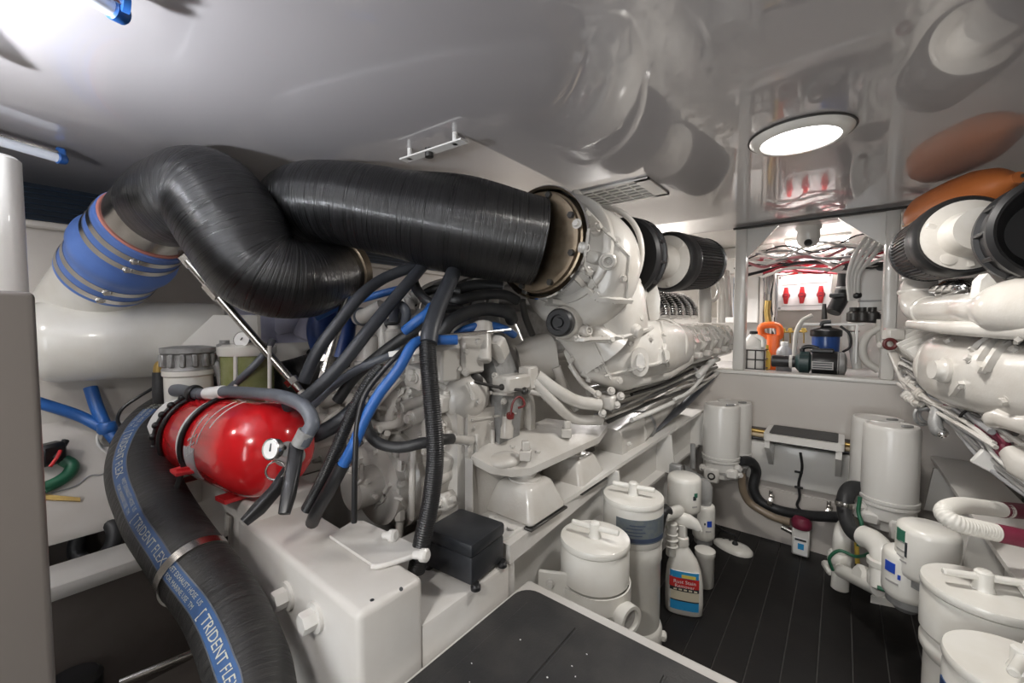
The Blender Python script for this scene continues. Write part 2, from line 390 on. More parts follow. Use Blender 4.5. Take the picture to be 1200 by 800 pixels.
# vent grille in the ceiling above the left engine
vt = thing('ceiling_vent', 'grey ceiling vent grille above the first air filter', 'vent', (-.75, 1.55, CEIL))
c0, c1 = V((-1.02, 1.43, CEIL)), V((-.545, 1.665, CEIL))
obj('vent_frame', MB().span((c0.x, c0.y, CEIL-.008), (c1.x, c0.y+.02, CEIL)).span((c0.x, c1.y-.02, CEIL-.008), (c1.x, c1.y, CEIL)).span((c0.x, c0.y, CEIL-.008), (c0.x+.02, c1.y, CEIL)).span((c1.x-.05, c0.y, CEIL-.008), (c1.x, c1.y, CEIL)), W1, vt)
obj('vent_back', MB().span((c0.x, c0.y, CEIL-.002), (c1.x, c1.y, CEIL)), GREYP, vt)
sl = None
for i in range(5):
    a = MB().span((c0.x, c0.y+.045+i*.036, CEIL-.007), (c1.x-.05, c0.y+.053+i*.036, CEIL-.001))
    obj('slat', a, W1, vt)
for i in range(8):
    obj('slat', MB().span((c0.x+.05+i*.048, c0.y+.02, CEIL-.006), (c0.x+.056+i*.048, c1.y-.02, CEIL-.001)), W1, vt)
# little bracket plate on standoffs under the ceiling
bk = thing('ceiling_bracket', 'small white bracket plate on two standoffs under the ceiling', 'bracket', (-.82, .68, 1.6))
A, B = PZ(468, 187, 1.61), PZ(540, 163, 1.61); dd = (B-A).normalized(); nn = V((-dd.y, dd.x, 0))
obj('plate', MB().prism([A, B, B+nn*.03, A+nn*.03], (0, 0, .004)), W1, bk)
for q in (.12, .86):
    pt = A.lerp(B, q)+nn*.015
    obj('standoff', MB().cyl(pt, V((pt.x, pt.y, CEIL)), .0075, None, 14), W1, bk)
obj('screw', MB().cyl(A.lerp(B, .45)+nn*.015-V((0, 0, .012)), A.lerp(B, .45)+nn*.015+V((0, 0, .012)), .012, None, 14), DMET, bk)

# ================================================================ GIRDERS AND BOX BEAMS
def girder(name, label, near, far, sgn, length_web=.26):
    # near/far: inner (aisle side) top edge of the flange; sgn=-1 when the flange runs towards -X
    t = thing(name, label, 'girder', (near.x, near.y, 0)); wv = V((sgn*.15, 0, 0)); th = V((0, 0, -.014)); iw = V((sgn*.055, 0, 0))
    obj('top_flange', MB().prism([near, far, far+wv, near+wv], th), W1, t)
    obj('web', MB().prism([near+iw+th, far+iw+th, V((far.x, far.y, 0))+iw, V((near.x, near.y, 0))+iw], V((sgn*.014, 0, 0))), W1, t)
    lo = V((0, 0, -.19)); ow = V((sgn*.012, 0, 0))
    m0, m1 = near.lerp(far, .30), near.lerp(far, .97)
    obj('lower_flange', MB().prism([m0+lo+iw, m1+lo+iw, m1+lo+ow, m0+lo+ow], V((0, 0, -.012))), W1, t)
    for q in (.36, .66, .93):
        g = near.lerp(far, q)
        obj('gusset_plate', MB().prism([g+th+iw, g+th-iw*.2, g+lo-iw*.6, g+lo+iw], (0, .012, 0)), W1, t)
    return t
gl = girder('engine_girder', 'white steel girder under the left engine, along the aisle', V((-.68, .8, .555)), V((-.575, 2.49, .655)), -1)
gr = girder('engine_girder', 'white steel girder under the right engine, along the aisle', V((.335, .3, .54)), V((.315, 2.49, .555)), 1)
# outer girder (hidden support)
obj('outer_rail', MB().span((-1.50, .60, .0), (-1.40, 2.45, .58), .01), W1, gl)
# mount bed on the near end of the left girder
bd = thing('mount_bed', 'thick white bed plate with bolts under the engine mounts', 'base plate', (-.75, 1.1, .5))
obj('bed_plate', MB().prism([(-.655, .805, .50), (-.675, 1.46, .52), (-.86, 1.46, .52), (-.90, .805, .50)], (0, 0, .05)), GELC, bd)
for p in ((577, 607), (600, 622)):
    q = PZ(*p, .552); obj('bolt', MB().hexb(q, (0, 0, 1), .014, .013), W1, bd)
obj('bed_web', MB().span((-.90, .79, .0), (-.66, .83, .50)), GELC, bd)
# ledge carrying the black box
ld = thing('box_ledge', 'low white moulded ledge under the black box', 'ledge', (-.7, .6, .4))
obj('ledge_body', MB().span((-.98, .515, 0), (-.65, .80, .510), .012, 2), GELC, ld)
# transverse box beam in the foreground
bm_ = thing('cross_beam', 'white moulded cross beam in the foreground carrying the red fire extinguisher', 'beam', (-1.1, .45, 0))
bz = .613
def beam_prof(x, y0, y1, z, low=0.0): return [(x, y0, low), (x, y1, low), (x, y1, z), (x, y0, z)]
b1 = MB().box((-.95, .447, bz/2), (.60, .146, bz), None, .014, 3)
obj('beam_body', b1, GELC, bm_)
obj('beam_end', MB().box((-1.45, .465, .333), (.56, .18, .665), None, .014, 3), GELC, bm_)
for px, py in ((338, 697), (371, 722)):
    P0 = PY(px, py, .374); P0 = V((P0.x, .374, P0.z))
    obj('bolt', MB().hexb(P0, (0, -1, 0), .021, .032), W1, bm_)
# curved cover plate with thumb knobs lying on the beam
cp = thing('cover_plate', 'small white curved cover plate with white knobs on the cross beam', 'plate', PZ(435, 645, bz))
ps = [PZ(*p, bz+.001) for p in ((386, 630), (414, 613), (426, 613), (497, 646), (494, 651), (446, 665), (436, 664))]
obj('plate', MB().prism(ps, (0, 0, .007)), GELC, cp)
obj('rolled_edge', MB().tube([PZ(436, 663, bz+.004), PZ(450, 662, bz+.006), PZ(494, 648, bz+.006)], .006, 12), GELC, cp)
for px, py in ((491, 650), (455, 627)):
    k = PZ(px, py, bz+.018); obj('knob', MB().lathe(k, (1, .25, .2), [(.009, -.012), (.009, .006), (.014, .008), (.014, .02), (.009, .024)], 14), W1, cp)
# stringers on the outboard side
sg = thing('hull_stringer', 'white hull stringer left of the big striped hose', 'stringer', (-1.68, .2, 0))
obj('stringer_cap', MB().span((-1.79, -1.2, .375), (-1.63, .35, .42), .012, 2), GELC, sg)
obj('stringer_web', MB().span((-1.78, -1.2, .02), (-1.64, .35, .38)), DKB, sg)
obj('bilge_rail', MB().tube([PZ(140, 800, .16), PZ(232, 762, .16)], .012, 10, sm=False), STL, sg)
obj('bilge_box', MB().span((-1.32, -.2, .02), (-1.15, .30, .16), .01), GELC, sg)
# near column at the picture's left edge
E0 = PX(41, 345, -.86)
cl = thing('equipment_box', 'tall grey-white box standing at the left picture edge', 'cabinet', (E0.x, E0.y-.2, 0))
obj('box_body', MB().span((E0.x-.25, E0.y-.55, 0), (E0.x, E0.y, E0.z+.004), .008, 3), SHADEG, cl)  # dark colour stands in for shade on this box
wx, wy, wz = E0.x-.12, E0.y-.42, E0.z+.004
wl_ = thing('added_flood_lamp', 'added floodlight standing in for a bounced flash on the grey box, aimed at the ceiling, just outside the left picture edge', 'lamp', (wx, wy, wz))  # added unseen lamp, in place of a flash bounced off the ceiling
obj('lamp_foot', MB().box((wx, wy, wz+.008), (.12, .09, .016), None, .004), BLK, wl_)
obj('lamp_housing', MB().lathe((wx, wy, wz+.02), (0, 0, 1), [(.03, 0), (.06, .01), (.075, .05), (.075, .06), (.068, .06), (.066, .052)], 28), DMET, wl_)
obj('lamp_lens', MB().lathe((wx, wy, wz+.068), (0, 0, 1), [(.066, 0), (.066, .004), (.001, .006)], 28), LENS, wl_)
fl_l = bpy.data.lights.new('flood_bulb', 'AREA'); fl_l.shape = 'DISK'; fl_l.size = .12; fl_l.energy = 22; fl_l.spread = math.radians(130); fl_l.color = (.90, .93, 1)
fl_o = bpy.data.objects.new('flood_bulb', fl_l); COL.objects.link(fl_o); fl_o.location = (wx, wy, wz+.085); fl_o.rotation_euler = (math.pi-.45, 0, 0)
pp = D(-4, 250, .80)
solo('standpipe', MB().cyl((pp.x, pp.y, .3), (pp.x, pp.y, D(0, 183, .8).z), .036, None, 24, .006), W1, 'white vertical pipe behind the grey box at left picture edge', 'pipe')
# step box with tread
stp = thing('step_box', 'white step box with black tread mat in the foreground', 'step', (-.2, .4, 0))
S0 = .44
x0, y1, x1, y0 = -.642, .868, .12, .12
obj('step_body', MB().span((x0, y0, 0), (x1, y1, S0), .014, 3), GELC, stp)
mx0, my1, mx1, my0 = x0+.022, y1-.045, x1-.02, y0+.02
def rrect(x0, y0, x1, y1, r, z, n=6):
    o = []
    for cx, cy, a in ((x1-r, y1-r, 0), (x0+r, y1-r, 90), (x0+r, y0+r, 180), (x1-r, y0+r, 270)):
        for i in range(n+1):
            t = math.radians(a+90*i/n); o.append((cx+r*math.cos(t), cy+r*math.sin(t), z))
    return o
tm = obj('tread_mat', MB().prism(rrect(mx0, my0, mx1, my1, .045, S0), (0, 0, .010)), MATM, stp)
pw = [mx0+.042, mx0+.180, mx0+.375, mx0+.560, mx1-.04]
for i in range(4):
    obj('tread_panel', MB().span((pw[i]+.002, my0+.05, S0+.008), (pw[i+1]-.002, my1-.048, S0+.0125), .0015), MATM, tm)
# ================================================================ EXHAUST RUN
mz = PX(60, 402, -1.88)
ms = thing('exhaust_muffler', 'large white exhaust muffler pipe along the hull side', 'muffler', (mz.x, .3, .9))
m0, m1 = D(46, 400, 1.32), D(262, 396, 1.63)
ax = (m1-m0).normalized()
obj('muffler_body', MB().lathe(m0, ax, [(.02, -.035), (.09, -.028), (.125, 0), (.136, .04), (.136, (m1-m0).length-.03), (.12, (m1-m0).length)], 48), PVC, ms)
br = [D(80, 384, 1.46), D(98, 356, 1.42), D(127, 320, 1.365), D(140, 304, 1.34)]
obj('inlet_branch', MB().tube(br, [.10, .118, .120, .120], 40), PVC, ms)
# blue silicone coupling with four steel bands
ca, cb = D(124, 322, 1.37), D(174, 264, 1.27); cx = (cb-ca).normalized(); L = (cb-ca).length
cpn = thing('exhaust_coupling', 'blue silicone hump hose joining the muffler to the steel exhaust pipe', 'hose coupling', ca)
pr = [(.120, 0), (.126, .004), (.126, L*.33), (.130, L*.40), (.139, L*.46), (.139, L*.54), (.130, L*.60), (.126, L*.67), (.126, L-.004), (.120, L)]
obj('sleeve', MB().lathe(ca, cx, pr, 56), SIL, cpn)
for q in (.10, .26, .72, .88):
    b = obj('band_clamp', MB().lathe(ca+cx*L*q, cx, [(.126, -.010), (.1285, -.010), (.1285, .010), (.126, .010)], 56, cap=False), STL, cpn)
    sd = RT*.75-UP*.25-FW*.6; sd = (sd-cx*sd.dot(cx)).normalized()
    obj('clamp_screw', MB().cyl(ca+cx*L*q+sd*.129-UP.cross(sd)*.018, ca+cx*L*q+sd*.129+UP.cross(sd)*.018, .006, None, 10).box(ca+cx*L*q+sd*.133, (.016, .016, .014), None, .002), STL, b)
# steel pipe stub
sp = thing('exhaust_pipe', 'bright steel exhaust stub between blue coupling and black hose', 'pipe', cb)
obj('pipe', MB().cyl(cb-cx*.03, cb+cx*.115, .117, .115, 48), STL, sp)
obj('red_gasket', MB().torus(cb+cx*.003, cx, .119, .0035, 48, 8), mat('pale_red_gasket', (.55, .22, .18), .5), sp)
tb = cb+cx*.06
obj('flange_lug', MB().prism([D(208, 288, 1.31), D(219, 295, 1.30), D(216, 303, 1.30), D(200, 297, 1.31)], FW*.012), STL, sp)
# first wrapped hose
e1 = thing('exhaust_hose', 'shiny wrapped black exhaust elbow bending down from the steel stub', 'hose', D(260, 260, 1.3), 'wrapped black exhaust hoses')
P = [cb+cx*.088, D(214, 235, 1.175), D(245, 231, 1.15), D(274, 268, 1.145), D(303, 312, 1.16), D(350, 328, 1.22), D(404, 316, 1.38)]
obj('hose_body', MB().tube(P, [.117, .124, .130, .134, .128, .114, .096], 48, 14, uv=True), WRAP, e1)
fr = (P[-1]-P[-2]).normalized()
obj('end_collar', MB().lathe(P[-1]-fr*.004, fr, [(.099, -.01), (.104, -.008), (.104, .02), (.09, .02), (.09, .03), (.02, .03)], 40), BRN, e1)
# second wrapped hose to the turbo
TA = D(630, 284, 1.27); TB = D(700, 304, 1.55); tx = (TB-TA).normalized()
e2 = thing('exhaust_hose', 'long shiny wrapped black exhaust hose leading to the turbocharger', 'hose', D(450, 250, 1.3), 'wrapped black exhaust hoses')
P2 = [D(352, 296, 1.44), D(337, 262, 1.38), D(356, 239, 1.29), D(400, 239, 1.245), D(460, 250, 1.235), D(545, 266, 1.235), TA]
obj('hose_body', MB().tube(P2, [.09, .112, .118, .122, .128, .146, .134], 48, 14, uv=True), WRAP, e2)
for e in (e1, e2): pass
# another blue coupling seen between the two black hoses
c2a, c2b = D(362, 300, 1.52), D(400, 283, 1.62)
solo('exhaust_coupling', MB().tube([c2a, c2b], .10, 32, sm=False), SIL, 'blue silicone coupling half hidden between the two black exhaust hoses', 'hose coupling')
# steel tie rods
def rod(name, pts, r, label):
    t = thing(name, label, 'tie rod', pts[-1]); a, b = pts
    d = (b-a).normalized()
    obj('rod', MB().cyl(a, b, r, None, 14), STL, t)
    obj('clevis', MB().box(a, (.022, .03, .045), d.to_track_quat('Z', 'Y').to_matrix(), .004).cyl(a-RT*.02, a+RT*.02, .006, None, 10), STL, t)
    obj('turnbuckle', MB().cyl(a.lerp(b, .17), a.lerp(b, .27), r*1.5, None, 6), STL, t)
    obj('lock_nut', MB().cyl(b-d*.05, b-d*.03, r*1.7, None, 6), STL, t)
    obj('foot', MB().box(b, (.02, .02, .05), d.to_track_quat('Z', 'Y').to_matrix(), .004), W1, t)
rod('tie_rod', [D(220, 306, 1.24), D(352, 458, 1.30)], .0125, 'steel tie rod slanting down right from the steel exhaust stub')
rod('tie_rod', [D(425, 285, 1.36), D(380, 436, 1.24)], .0135, 'steel tie rod propping the black exhaust hoses, in front of grey hoses')
# ================================================================ LEFT ENGINE
en = thing('diesel_engine', 'white twelve cylinder marine diesel engine on the left girder', 'engine', (-1.1, 1.4, .5))
def part(name, mb, m=W2, parent=None, ang=38, **k): return obj(name, mb, m, parent or en, ang, **k)
BOLTS = []
def bolts_on(pts, axis, r=.008, h=.01, parent=None, m=W2, name='bolt'):
    for p in pts: obj(name, MB().hexb(p, axis, r, h), m, parent or en)
# --- turbo, axis from the hose towards the far end
def at(s, r=0, ang=0):
    x, y, a = basis(tx); return TA+tx*s+(x*math.cos(ang)+y*math.sin(ang))*r
fl_ = part('hose_flange', MB().lathe(TA, tx, [(.128, -.01), (.150, -.008), (.150, .008), (.156, .010), (.156, .05), (.1, .05)], 56), BRN)
for i in range(8):
    obj('flange_bolt', MB().hexb(at(-.008, .1415, .35+i*math.pi/4), -tx, .010, .012, False), DMET, fl_)
sh = part('heat_shield', MB().lathe(TA, tx, [(.166, .012), (.172, .006), (.176, .010), (.172, .016), (.168, .04), (.160, .06), (.160, .135), (.15, .14), (.15, .05), (.16, .02)], 64, cap=False), CHR)
vol = part('turbine_housing', MB().lathe(TA-V((0, 0, .055)), tx, [(.13, .14), (.175, .148), (.200, .165), (.216, .195), (.220, .235), (.214, .275), (.196, .31), (.17, .335), (.165, .35), (.08, .352)], 56), W2, ang=70)
obj('mount_ring', MB().lathe(TA, tx, [(.12, .12), (.172, .125), (.182, .132), (.182, .152), (.170, .158), (.168, .175)], 56, cap=False), W2, vol, ang=30)
obj('scroll', MB().rbox([D(705, 320, 1.50), D(708, 345, 1.49), D(711, 375, 1.50), D(718, 412, 1.60)], [.11, .135, .135, .13], [.09, .11, .12, .11], 3.0, 32, up=(0, 1, 0)), W2, vol, ang=70)
for px, py, d in ((675, 330, 1.33), (690, 350, 1.35), (700, 258, 1.40), (738, 292, 1.44), (745, 330, 1.44), (748, 372, 1.42), (672, 268, 1.34)):
    obj('bolt', MB().hexb(D(px, py, d), -(FW*.75-RT*.5), .011, .016), W2, vol)
obj('nut_plate', MB().rbox([D(716, 306, 1.36), D(718, 306, 1.40)], [.032, .036], [.05, .055], 2.4, 24), W2, vol)
part('housing_band', MB().torus(at(.345), tx, .186, .010, 56, 10), W2)
# bosses on the turbine housing
def boss(px, py, d, r, h, par=None, toward=None):
    p = D(px, py, d); a = toward or -(FW*.8-RT*.5-UP*.1); a = a.normalized()
    o = obj('boss', MB().lathe(p-a*.05, a, [(r*1.6, 0), (r*1.35, .045), (r*1.3, .05+h*.5), (r, .05+h*.55), (r, .05+h), (r*.55, .05+h), (r*.5, .05+h*.6), (.001, .05+h*.6)], 24), W2, par or en)
    return o
boss(713, 308, 1.345, .020, .012, vol); boss(680, 240, 1.37, .018, .02, vol, UP*.8-FW*.5+RT*.2); boss(683, 286, 1.33, .014, .012, vol)
boss(722, 262, 1.42, .014, .012, vol)
part('oil_feed', MB().cyl(D(676, 243, 1.38), D(675, 228, 1.38), .014, .012, 12).hexb(D(675, 230, 1.38), UP, .016, .018), W2)
# compressor: black ribbed ring, pale inlet with ribs, black pleated filter
CA = D(735, 303, 1.66); cxx = (D(800, 309, 1.98)-CA).normalized()
cr = part('compressor_ring', MB().lathe(CA, cxx, [(.10, -.04), (.150, -.04), (.160, -.03), (.160, -.018), (.150, -.012), (.150, .012), (.160, .016), (.160, .026), (.148, .032), (.09, .032)], 56), BLK)
x_, y_, _ = basis(cxx)
for i in range(12):
    t = i*math.pi/6+.2; dv = x_*math.cos(t)+y_*math.sin(t)
    obj('rib', MB().box(CA+dv*.152+cxx*.0, (.016, .012, .032), Matrix((dv, cxx.cross(dv), cxx)).transposed(), .002), BLK, cr)
def air_filter(C, ax_, r, L, parent, m_in):
    x, y, a = basis(ax_)
    ic = obj('filter_inlet', MB().lathe(C, a, [(r*.50, -.10), (r*.50, -.04), (r*.56, -.028), (r*.86, -.022), (r*.87, .012), (r*.5, .015)], 40), m_in, parent)
    for i in range(3):
        t = 2*math.pi*i/3+.4; dv = x*math.cos(t)+y*math.sin(t)
        obj('inlet_rib', MB().box(C+dv*r*.45-a*.012, (r*.75, .02, .03), Matrix((dv, a.cross(dv), a)).transposed(), .004), m_in, ic)
    obj('inlet_boss', MB().lathe(C-a*.022+x*r*.3-y*r*.55, -a, [(.026, -.02), (.020, .004), (.012, .006)], 18), m_in, ic)
    ff = obj('filter_rim', MB().lathe(C, a, [(r*.85, -.018), (r*.93, -.024), (r*.99, -.012), (r*1.0, .015), (r*.975, .03), (r*.99, .045), (r*.96, .06), (r*.6, .062)], 56), BLK, parent)
    n = 240; mb = MB(); rings = []
    for h, k in ((.058, .93), (.062, .97), (L*.5, .95), (L-.035, .90), (L-.03, .88)):
        rings.append([C+a*h+(x*math.cos(2*math.pi*j/n)+y*math.sin(2*math.pi*j/n))*(r*k*(1 if j % 4 < 2 else .955)) for j in range(n)])
    mb.loft(rings); obj('pleated_body', mb, BLK, parent, 20)
    obj('filter_end', MB().lathe(C+a*(L-.034), a, [(r*.87, 0), (r*.92, .004), (r*.90, .022), (r*.70, .034), (.001, .036)], 48), BLK, parent)
FA = D(783, 307, 1.84)
air_filter(FA, (cxx+V((.10, 0, 0))).normalized(), .134, .30, en, MATS['engine_white'])
# --- pedestal, plug and front manifold
part('turbo_pedestal', MB().rbox([D(672, 352, 1.50), D(668, 372, 1.46), D(690, 395, 1.46), D(706, 412, 1.47)], [.09, .075, .085, .12], [.085, .075, .08, .10], 3.2, 28, up=(0, 1, 0)), ang=60)
part('pedestal_flange', MB().rbox([D(640, 354, 1.42), D(702, 362, 1.47)], [.07, .07], [.012, .014], 5, 24))
part('bracket_web', MB().prism([D(622, 345, 1.42), D(664, 328, 1.38), D(690, 345, 1.40), D(690, 356, 1.40), D(640, 353, 1.40)], FW*.03), W2)
pg = part('blanking_plug', MB().lathe(D(661, 378, 1.36), -(FW*.80+RT*.45+UP*.02), [(.055, -.05), (.055, .012), (.050, .020), (.044, .020)], 36), W2)
obj('plug_cap', MB().lathe(D(659, 378, 1.34), -(FW*.80+RT*.45+UP*.02), [(.043, -.01), (.046, .028), (.040, .036), (.026, .036), (.024, .026), (.016, .026), (.014, .034), (.001, .034)], 36), BLK, pg)
boss(686, 387, 1.36, .014, .014)
mf = part('front_manifold', MB().rbox([D(668, 424, 1.52), D(690, 414, 1.50), D(722, 412, 1.54), D(760, 408, 1.68), D(782, 404, 1.82), D(790, 404, 1.88)], [.045, .09, .125, .120, .110, .09], [.05, .085, .115, .115, .10, .08], 2.8, 32), ang=70)
obj('seam_lip', MB().torus(D(774, 404, 1.76), (D(790, 402, 1.9)-D(740, 410, 1.6)), .112, .006, 40, 8, flat=2), W2, mf)
obj('boss', MB().rbox([D(750, 424, 1.41), D(745, 424, 1.50)], [.030, .036], [.05, .055], 2.2, 24), W2, mf)
obj('boss', MB().rbox([D(750.5, 424.5, 1.40), D(750, 424.5, 1.42)], [.014, .017], [.03, .033], 2.2, 20), GELC, mf)
obj('boss', MB().rbox([D(776, 417, 1.50), D(770, 418, 1.62)], [.026, .04], [.026, .04], 3, 20), W2, mf)
boss(737, 384, 1.50, .022, .012, mf, UP-FW*.3)
obj('thermostat_neck', MB().tube([D(740, 372, 1.62), D(742, 350, 1.62), D(752, 335, 1.70)], [.042, .038, .05], 20), W2, mf)
obj('bracket_lug', MB().prism([D(733, 338, 1.50), D(758, 345, 1.52), D(752, 378, 1.54), D(742, 372, 1.53), D(744, 354, 1.52), D(732, 350, 1.5)], FW*.02), W2, mf)
boss(744, 348, 1.49, .016, .012, mf)
part('heat_shield_plate', MB().prism([D(768, 326, 1.62), D(774, 350, 1.62), D(772, 374, 1.63), D(762, 378, 1.64), D(757, 350, 1.64), D(762, 332, 1.64)], FW*.014), W2)
part('lower_manifold', MB().rbox([D(678, 432, 1.46), D(720, 446, 1.50), D(770, 434, 1.68), D(800, 420, 1.85)], [.04, .07, .07, .05], [.025, .035, .035, .03], 3, 24), ang=60)
# --- rocker covers: stepped white lids receding along the head
rc0, rc1 = D(786, 404, 1.80), D(852, 393, 2.36); rd = (rc1-rc0); ry = rd.normalized(); rx_ = V((ry.y, -ry.x, 0)).normalized(); rz_ = rx_.cross(ry)
RM = Matrix((rx_, ry, rz_)).transposed()
part('cylinder_head', MB().box((rc0+rc1)/2-rx_*.10-rz_*.03, (.26, rd.length, .15), RM, .012))
for i in range(6):
    c = rc0+rd*((i+.5)/6)
    cv = part('rocker_cover', MB().prism([c+RM @ V(q) for q in ((.035, -.046, -.07), (.050, -.046, .0), (.012, -.046, .055), (-.15, -.046, .075), (-.16, -.046, -.07))], ry*.088))
    obj('cover_fin', MB().prism([c+RM @ V(q) for q in ((.054, -.046, .004), (.018, -.046, .064), (-.05, -.046, .075), (-.05, -.046, .05), (.01, -.046, .05), (.046, -.046, -.005))], ry*.014), W2, cv)
    obj('cover_fin', MB().prism([c+RM @ V(q) for q in ((.052, .028, .0), (.016, .028, .060), (-.05, .028, .07), (-.05, .028, .05), (.01, .028, .05), (.046, .028, -.005))], ry*.010), W2, cv)
    for s_ in (-.022, .022):
        obj('bolt', MB().hexb(c+RM @ V((.030, s_, .030)), RM @ V((.85, 0, .5)), .008, .009), W2, cv)
    obj('injector_lug', MB().box(c+RM @ V((.045, 0, -.06)), (.04, .05, .03), RM, .006), W2, cv)
# --- bellows, stand pipes and loom behind the filter
for i in range(5):
    p = D(779+i*8.5, 372, 1.90+i*.07)
    part('bellows', MB().tube([p, p+V((-.01, .02, .05)), p+V((-.05, .03, .10)), p+V((-.11, .03, .12))], .020, 14, 8, corr=(.012, .004)), CHR)
for px, d, r in ((826, 2.2, .032), (845, 2.36, .022)):
    part('stand_pipe', MB().tube([D(px, 378, d), D(px, 350, d), D(px-2, 325, d+.02), D(px-10, 312, d+.06)], r, 16), W2)
part('side_cover', MB().rbox([D(843, 318, 2.42), D(845, 372, 2.42)], [.05, .05], [.05, .06], 4, 20), W2)
part('loop_pipe', MB().tube([D(820, 348, 2.2), D(836, 352, 2.25), D(842, 340, 2.3), D(836, 326, 2.3)], .010, 10), W2)
# --- service rails and pipes along the lower flank
for k, (a, b, r, m) in enumerate((((700, 470, 1.52), (842, 421, 2.30), .012, W2), ((715, 480, 1.52), (840, 430, 2.30), .008, GMET), ((690, 458, 1.55), (838, 414, 2.35), .018, W2), ((740, 462, 1.58), (836, 424, 2.28), .007, DMET))):
    A, B = D(*a), D(*b)
    part('fuel_rail', MB().tube([A, A.lerp(B, .35)+V((0, 0, -.012)), A.lerp(B, .7)+V((0, 0, .006)), B], r, 10), m)
part('crankcase', MB().span((-1.42, 1.02, .62), (-.90, 2.40, 1.0), .03))
part('engine_top', MB().span((-1.48, 1.18, .98), (-.98, 2.35, 1.20), .03).span((-1.40, 1.14, 1.18), (-1.05, 2.3, 1.30), .03), GMET)
for i in range(7): part('valley_pipe', MB().tube([(-1.45+i*.08, 1.13, 1.0), (-1.44+i*.08, 1.10, 1.12), (-1.40+i*.07, 1.13, 1.26), (-1.38+i*.07, 1.3, 1.33)], .018+.004*(i % 3), 12), (W2, GMET, W2, DMET)[i % 4])
part('sump', MB().span((-1.38, 1.05, .46), (-.95, 2.38, .64), .03), W2)
part('timing_cover', MB().prism([(-1.45, .95, .70), (-.82, .95, .70), (-.80, .95, .92), (-.92, .95, 1.18), (-1.35, .95, 1.18), (-1.48, .95, .92)], (0, .10, 0)), GMET)
# oil pan gill and inspection bosses along the flank
for i in range(6):
    p = D(730+i*19, 456-i*6.0, 1.62+i*.125)
    part('side_boss', MB().lathe(p, V((1, 0, -.15)), [(.03, -.08), (.026, 0), (.016, .006)], 18), W2)
# clutter bracket under the manifold
cb_ = part('sensor_block', MB().box(D(712, 470, 1.46), (.07, .06, .05), RM, .008))
for q in ((700, 462), (716, 458), (722, 474), (706, 484), (727, 464)):
    obj('fitting', MB().hexb(D(q[0], q[1], 1.44), -FW+UP*.3, .010, .022), W2, cb_)
part('stop_cable_loop', MB().tube([D(668, 428, 1.44), D(676, 440, 1.42), D(686, 452, 1.43), D(702, 464, 1.44)], .009, 10), W2)
# big slanting raw-water pipe with band and flange box
pa_, pb_ = D(742, 505, 1.80), D(790, 464, 2.20)
rw = part('water_pipe', MB().tube([pa_, pa_.lerp(pb_, .5), D(784, 468, 2.14), D(792, 464, 2.22)], [.062, .056, .050, .048], 28), W2)
obj('hose_band', MB().torus(D(782, 470, 2.12), (pb_-pa_), .052, .006, 28, 8, flat=2), W2, rw)
obj('hose_band', MB().torus(D(752, 497, 1.87), (pb_-pa_), .062, .006, 28, 8, flat=2), GMET, rw)
part('pump_box', MB().rbox([D(716, 518, 1.70), D(742, 500, 1.82)], [.060, .060], [.068, .068], 7, 28), W2)
part('pump_cover', MB().rbox([D(712, 521, 1.68), D(718, 517, 1.71)], [.064, .064], [.072, .072], 7, 28), W2)
for q in ((698, 520), (712, 536), (726, 528), (738, 520)):
    obj('bolt', MB().hexb(D(q[0], q[1], 1.66), -FW*.6-RT*.6, .008, .012), W2, en)
part('return_pipe', MB().tube([D(760, 508, 1.86), D(775, 496, 1.95), D(800, 476, 2.1), D(836, 440, 2.3)], .018, 12), GRYL)
part('loom_pipe', MB().tube([D(740, 492, 1.60), D(770, 480, 1.72), D(806, 462, 2.0), D(842, 436, 2.3)], .010, 10), WIRW)
# --- gearbox
GX, GY = -.845, .80
gb = part('gearbox', MB().prism([(-.845, GY, .56), (-.845, GY, .86), (-.87, GY, .93), (-.98, GY, 1.00), (-1.40, GY, 1.0), (-1.48, GY, .80), (-1.40, GY, .52), (-1.0, GY, .50)], (0, .27, 0)), W2)
obj('bell_housing', MB().lathe((-1.14, 1.05, .80), (0, 1, 0), [(.26, 0), (.30, .02), (.30, .05), (.33, .06), (.33, .085)], 40), W2, gb)
# flank: cover plates, boxes, ribs (seen between the corrugated hose and the mount plate)
sx = lambda y0, y1, z0, z1, t, x=-.845: MB().span((x-.02, y0, z0), (x+t, y1, z1), .006)
obj('side_cover', MB().prism([PX(548, 482, -.835), PX(610, 470, -.835), PX(628, 520, -.835), PX(640, 548, -.835), PX(548, 540, -.835)], (-.03, 0, 0)), W2, gb)
dm = obj('domed_cover', MB().ell(PX(545, 466, -.86)+V((-.01, .02, 0)), (.05, .085, .075)), W2, gb)
obj('valve_block', MB().box(D(606, 447, 1.30)-RT*.005, (.07, .16, .05), None, .008), W2, gb)
obj('valve_cap', MB().box(D(619, 442, 1.33), (.05, .05, .075), None, .006), W2, gb)
obj('control_box', MB().box(D(521, 423, 1.16), (.06, .075, .11), None, .006), W2, gb)
cbx = obj('control_box', MB().box(D(548, 415, 1.21), (.06, .085, .11), None, .006), W2, gb)
for q in ((537, 395), (560, 400), (538, 432), (546, 412)):
    obj('bolt', MB().hexb(D(q[0], q[1], 1.165), V((.9, -.4, 0)), .007, .008), W2, cbx)
obj('solenoid', MB().cyl(D(566, 424, 1.22), D(566, 380, 1.26), .026, .024, 22, .004).cyl(D(566, 392, 1.25), D(566, 378, 1.26), .032, None, 22, .004), W2, gb)
obj('solenoid', MB().rbox([D(582, 404, 1.30), D(576, 414, 1.27)], [.04, .04], [.04, .04], 4, 20), W2, gb)
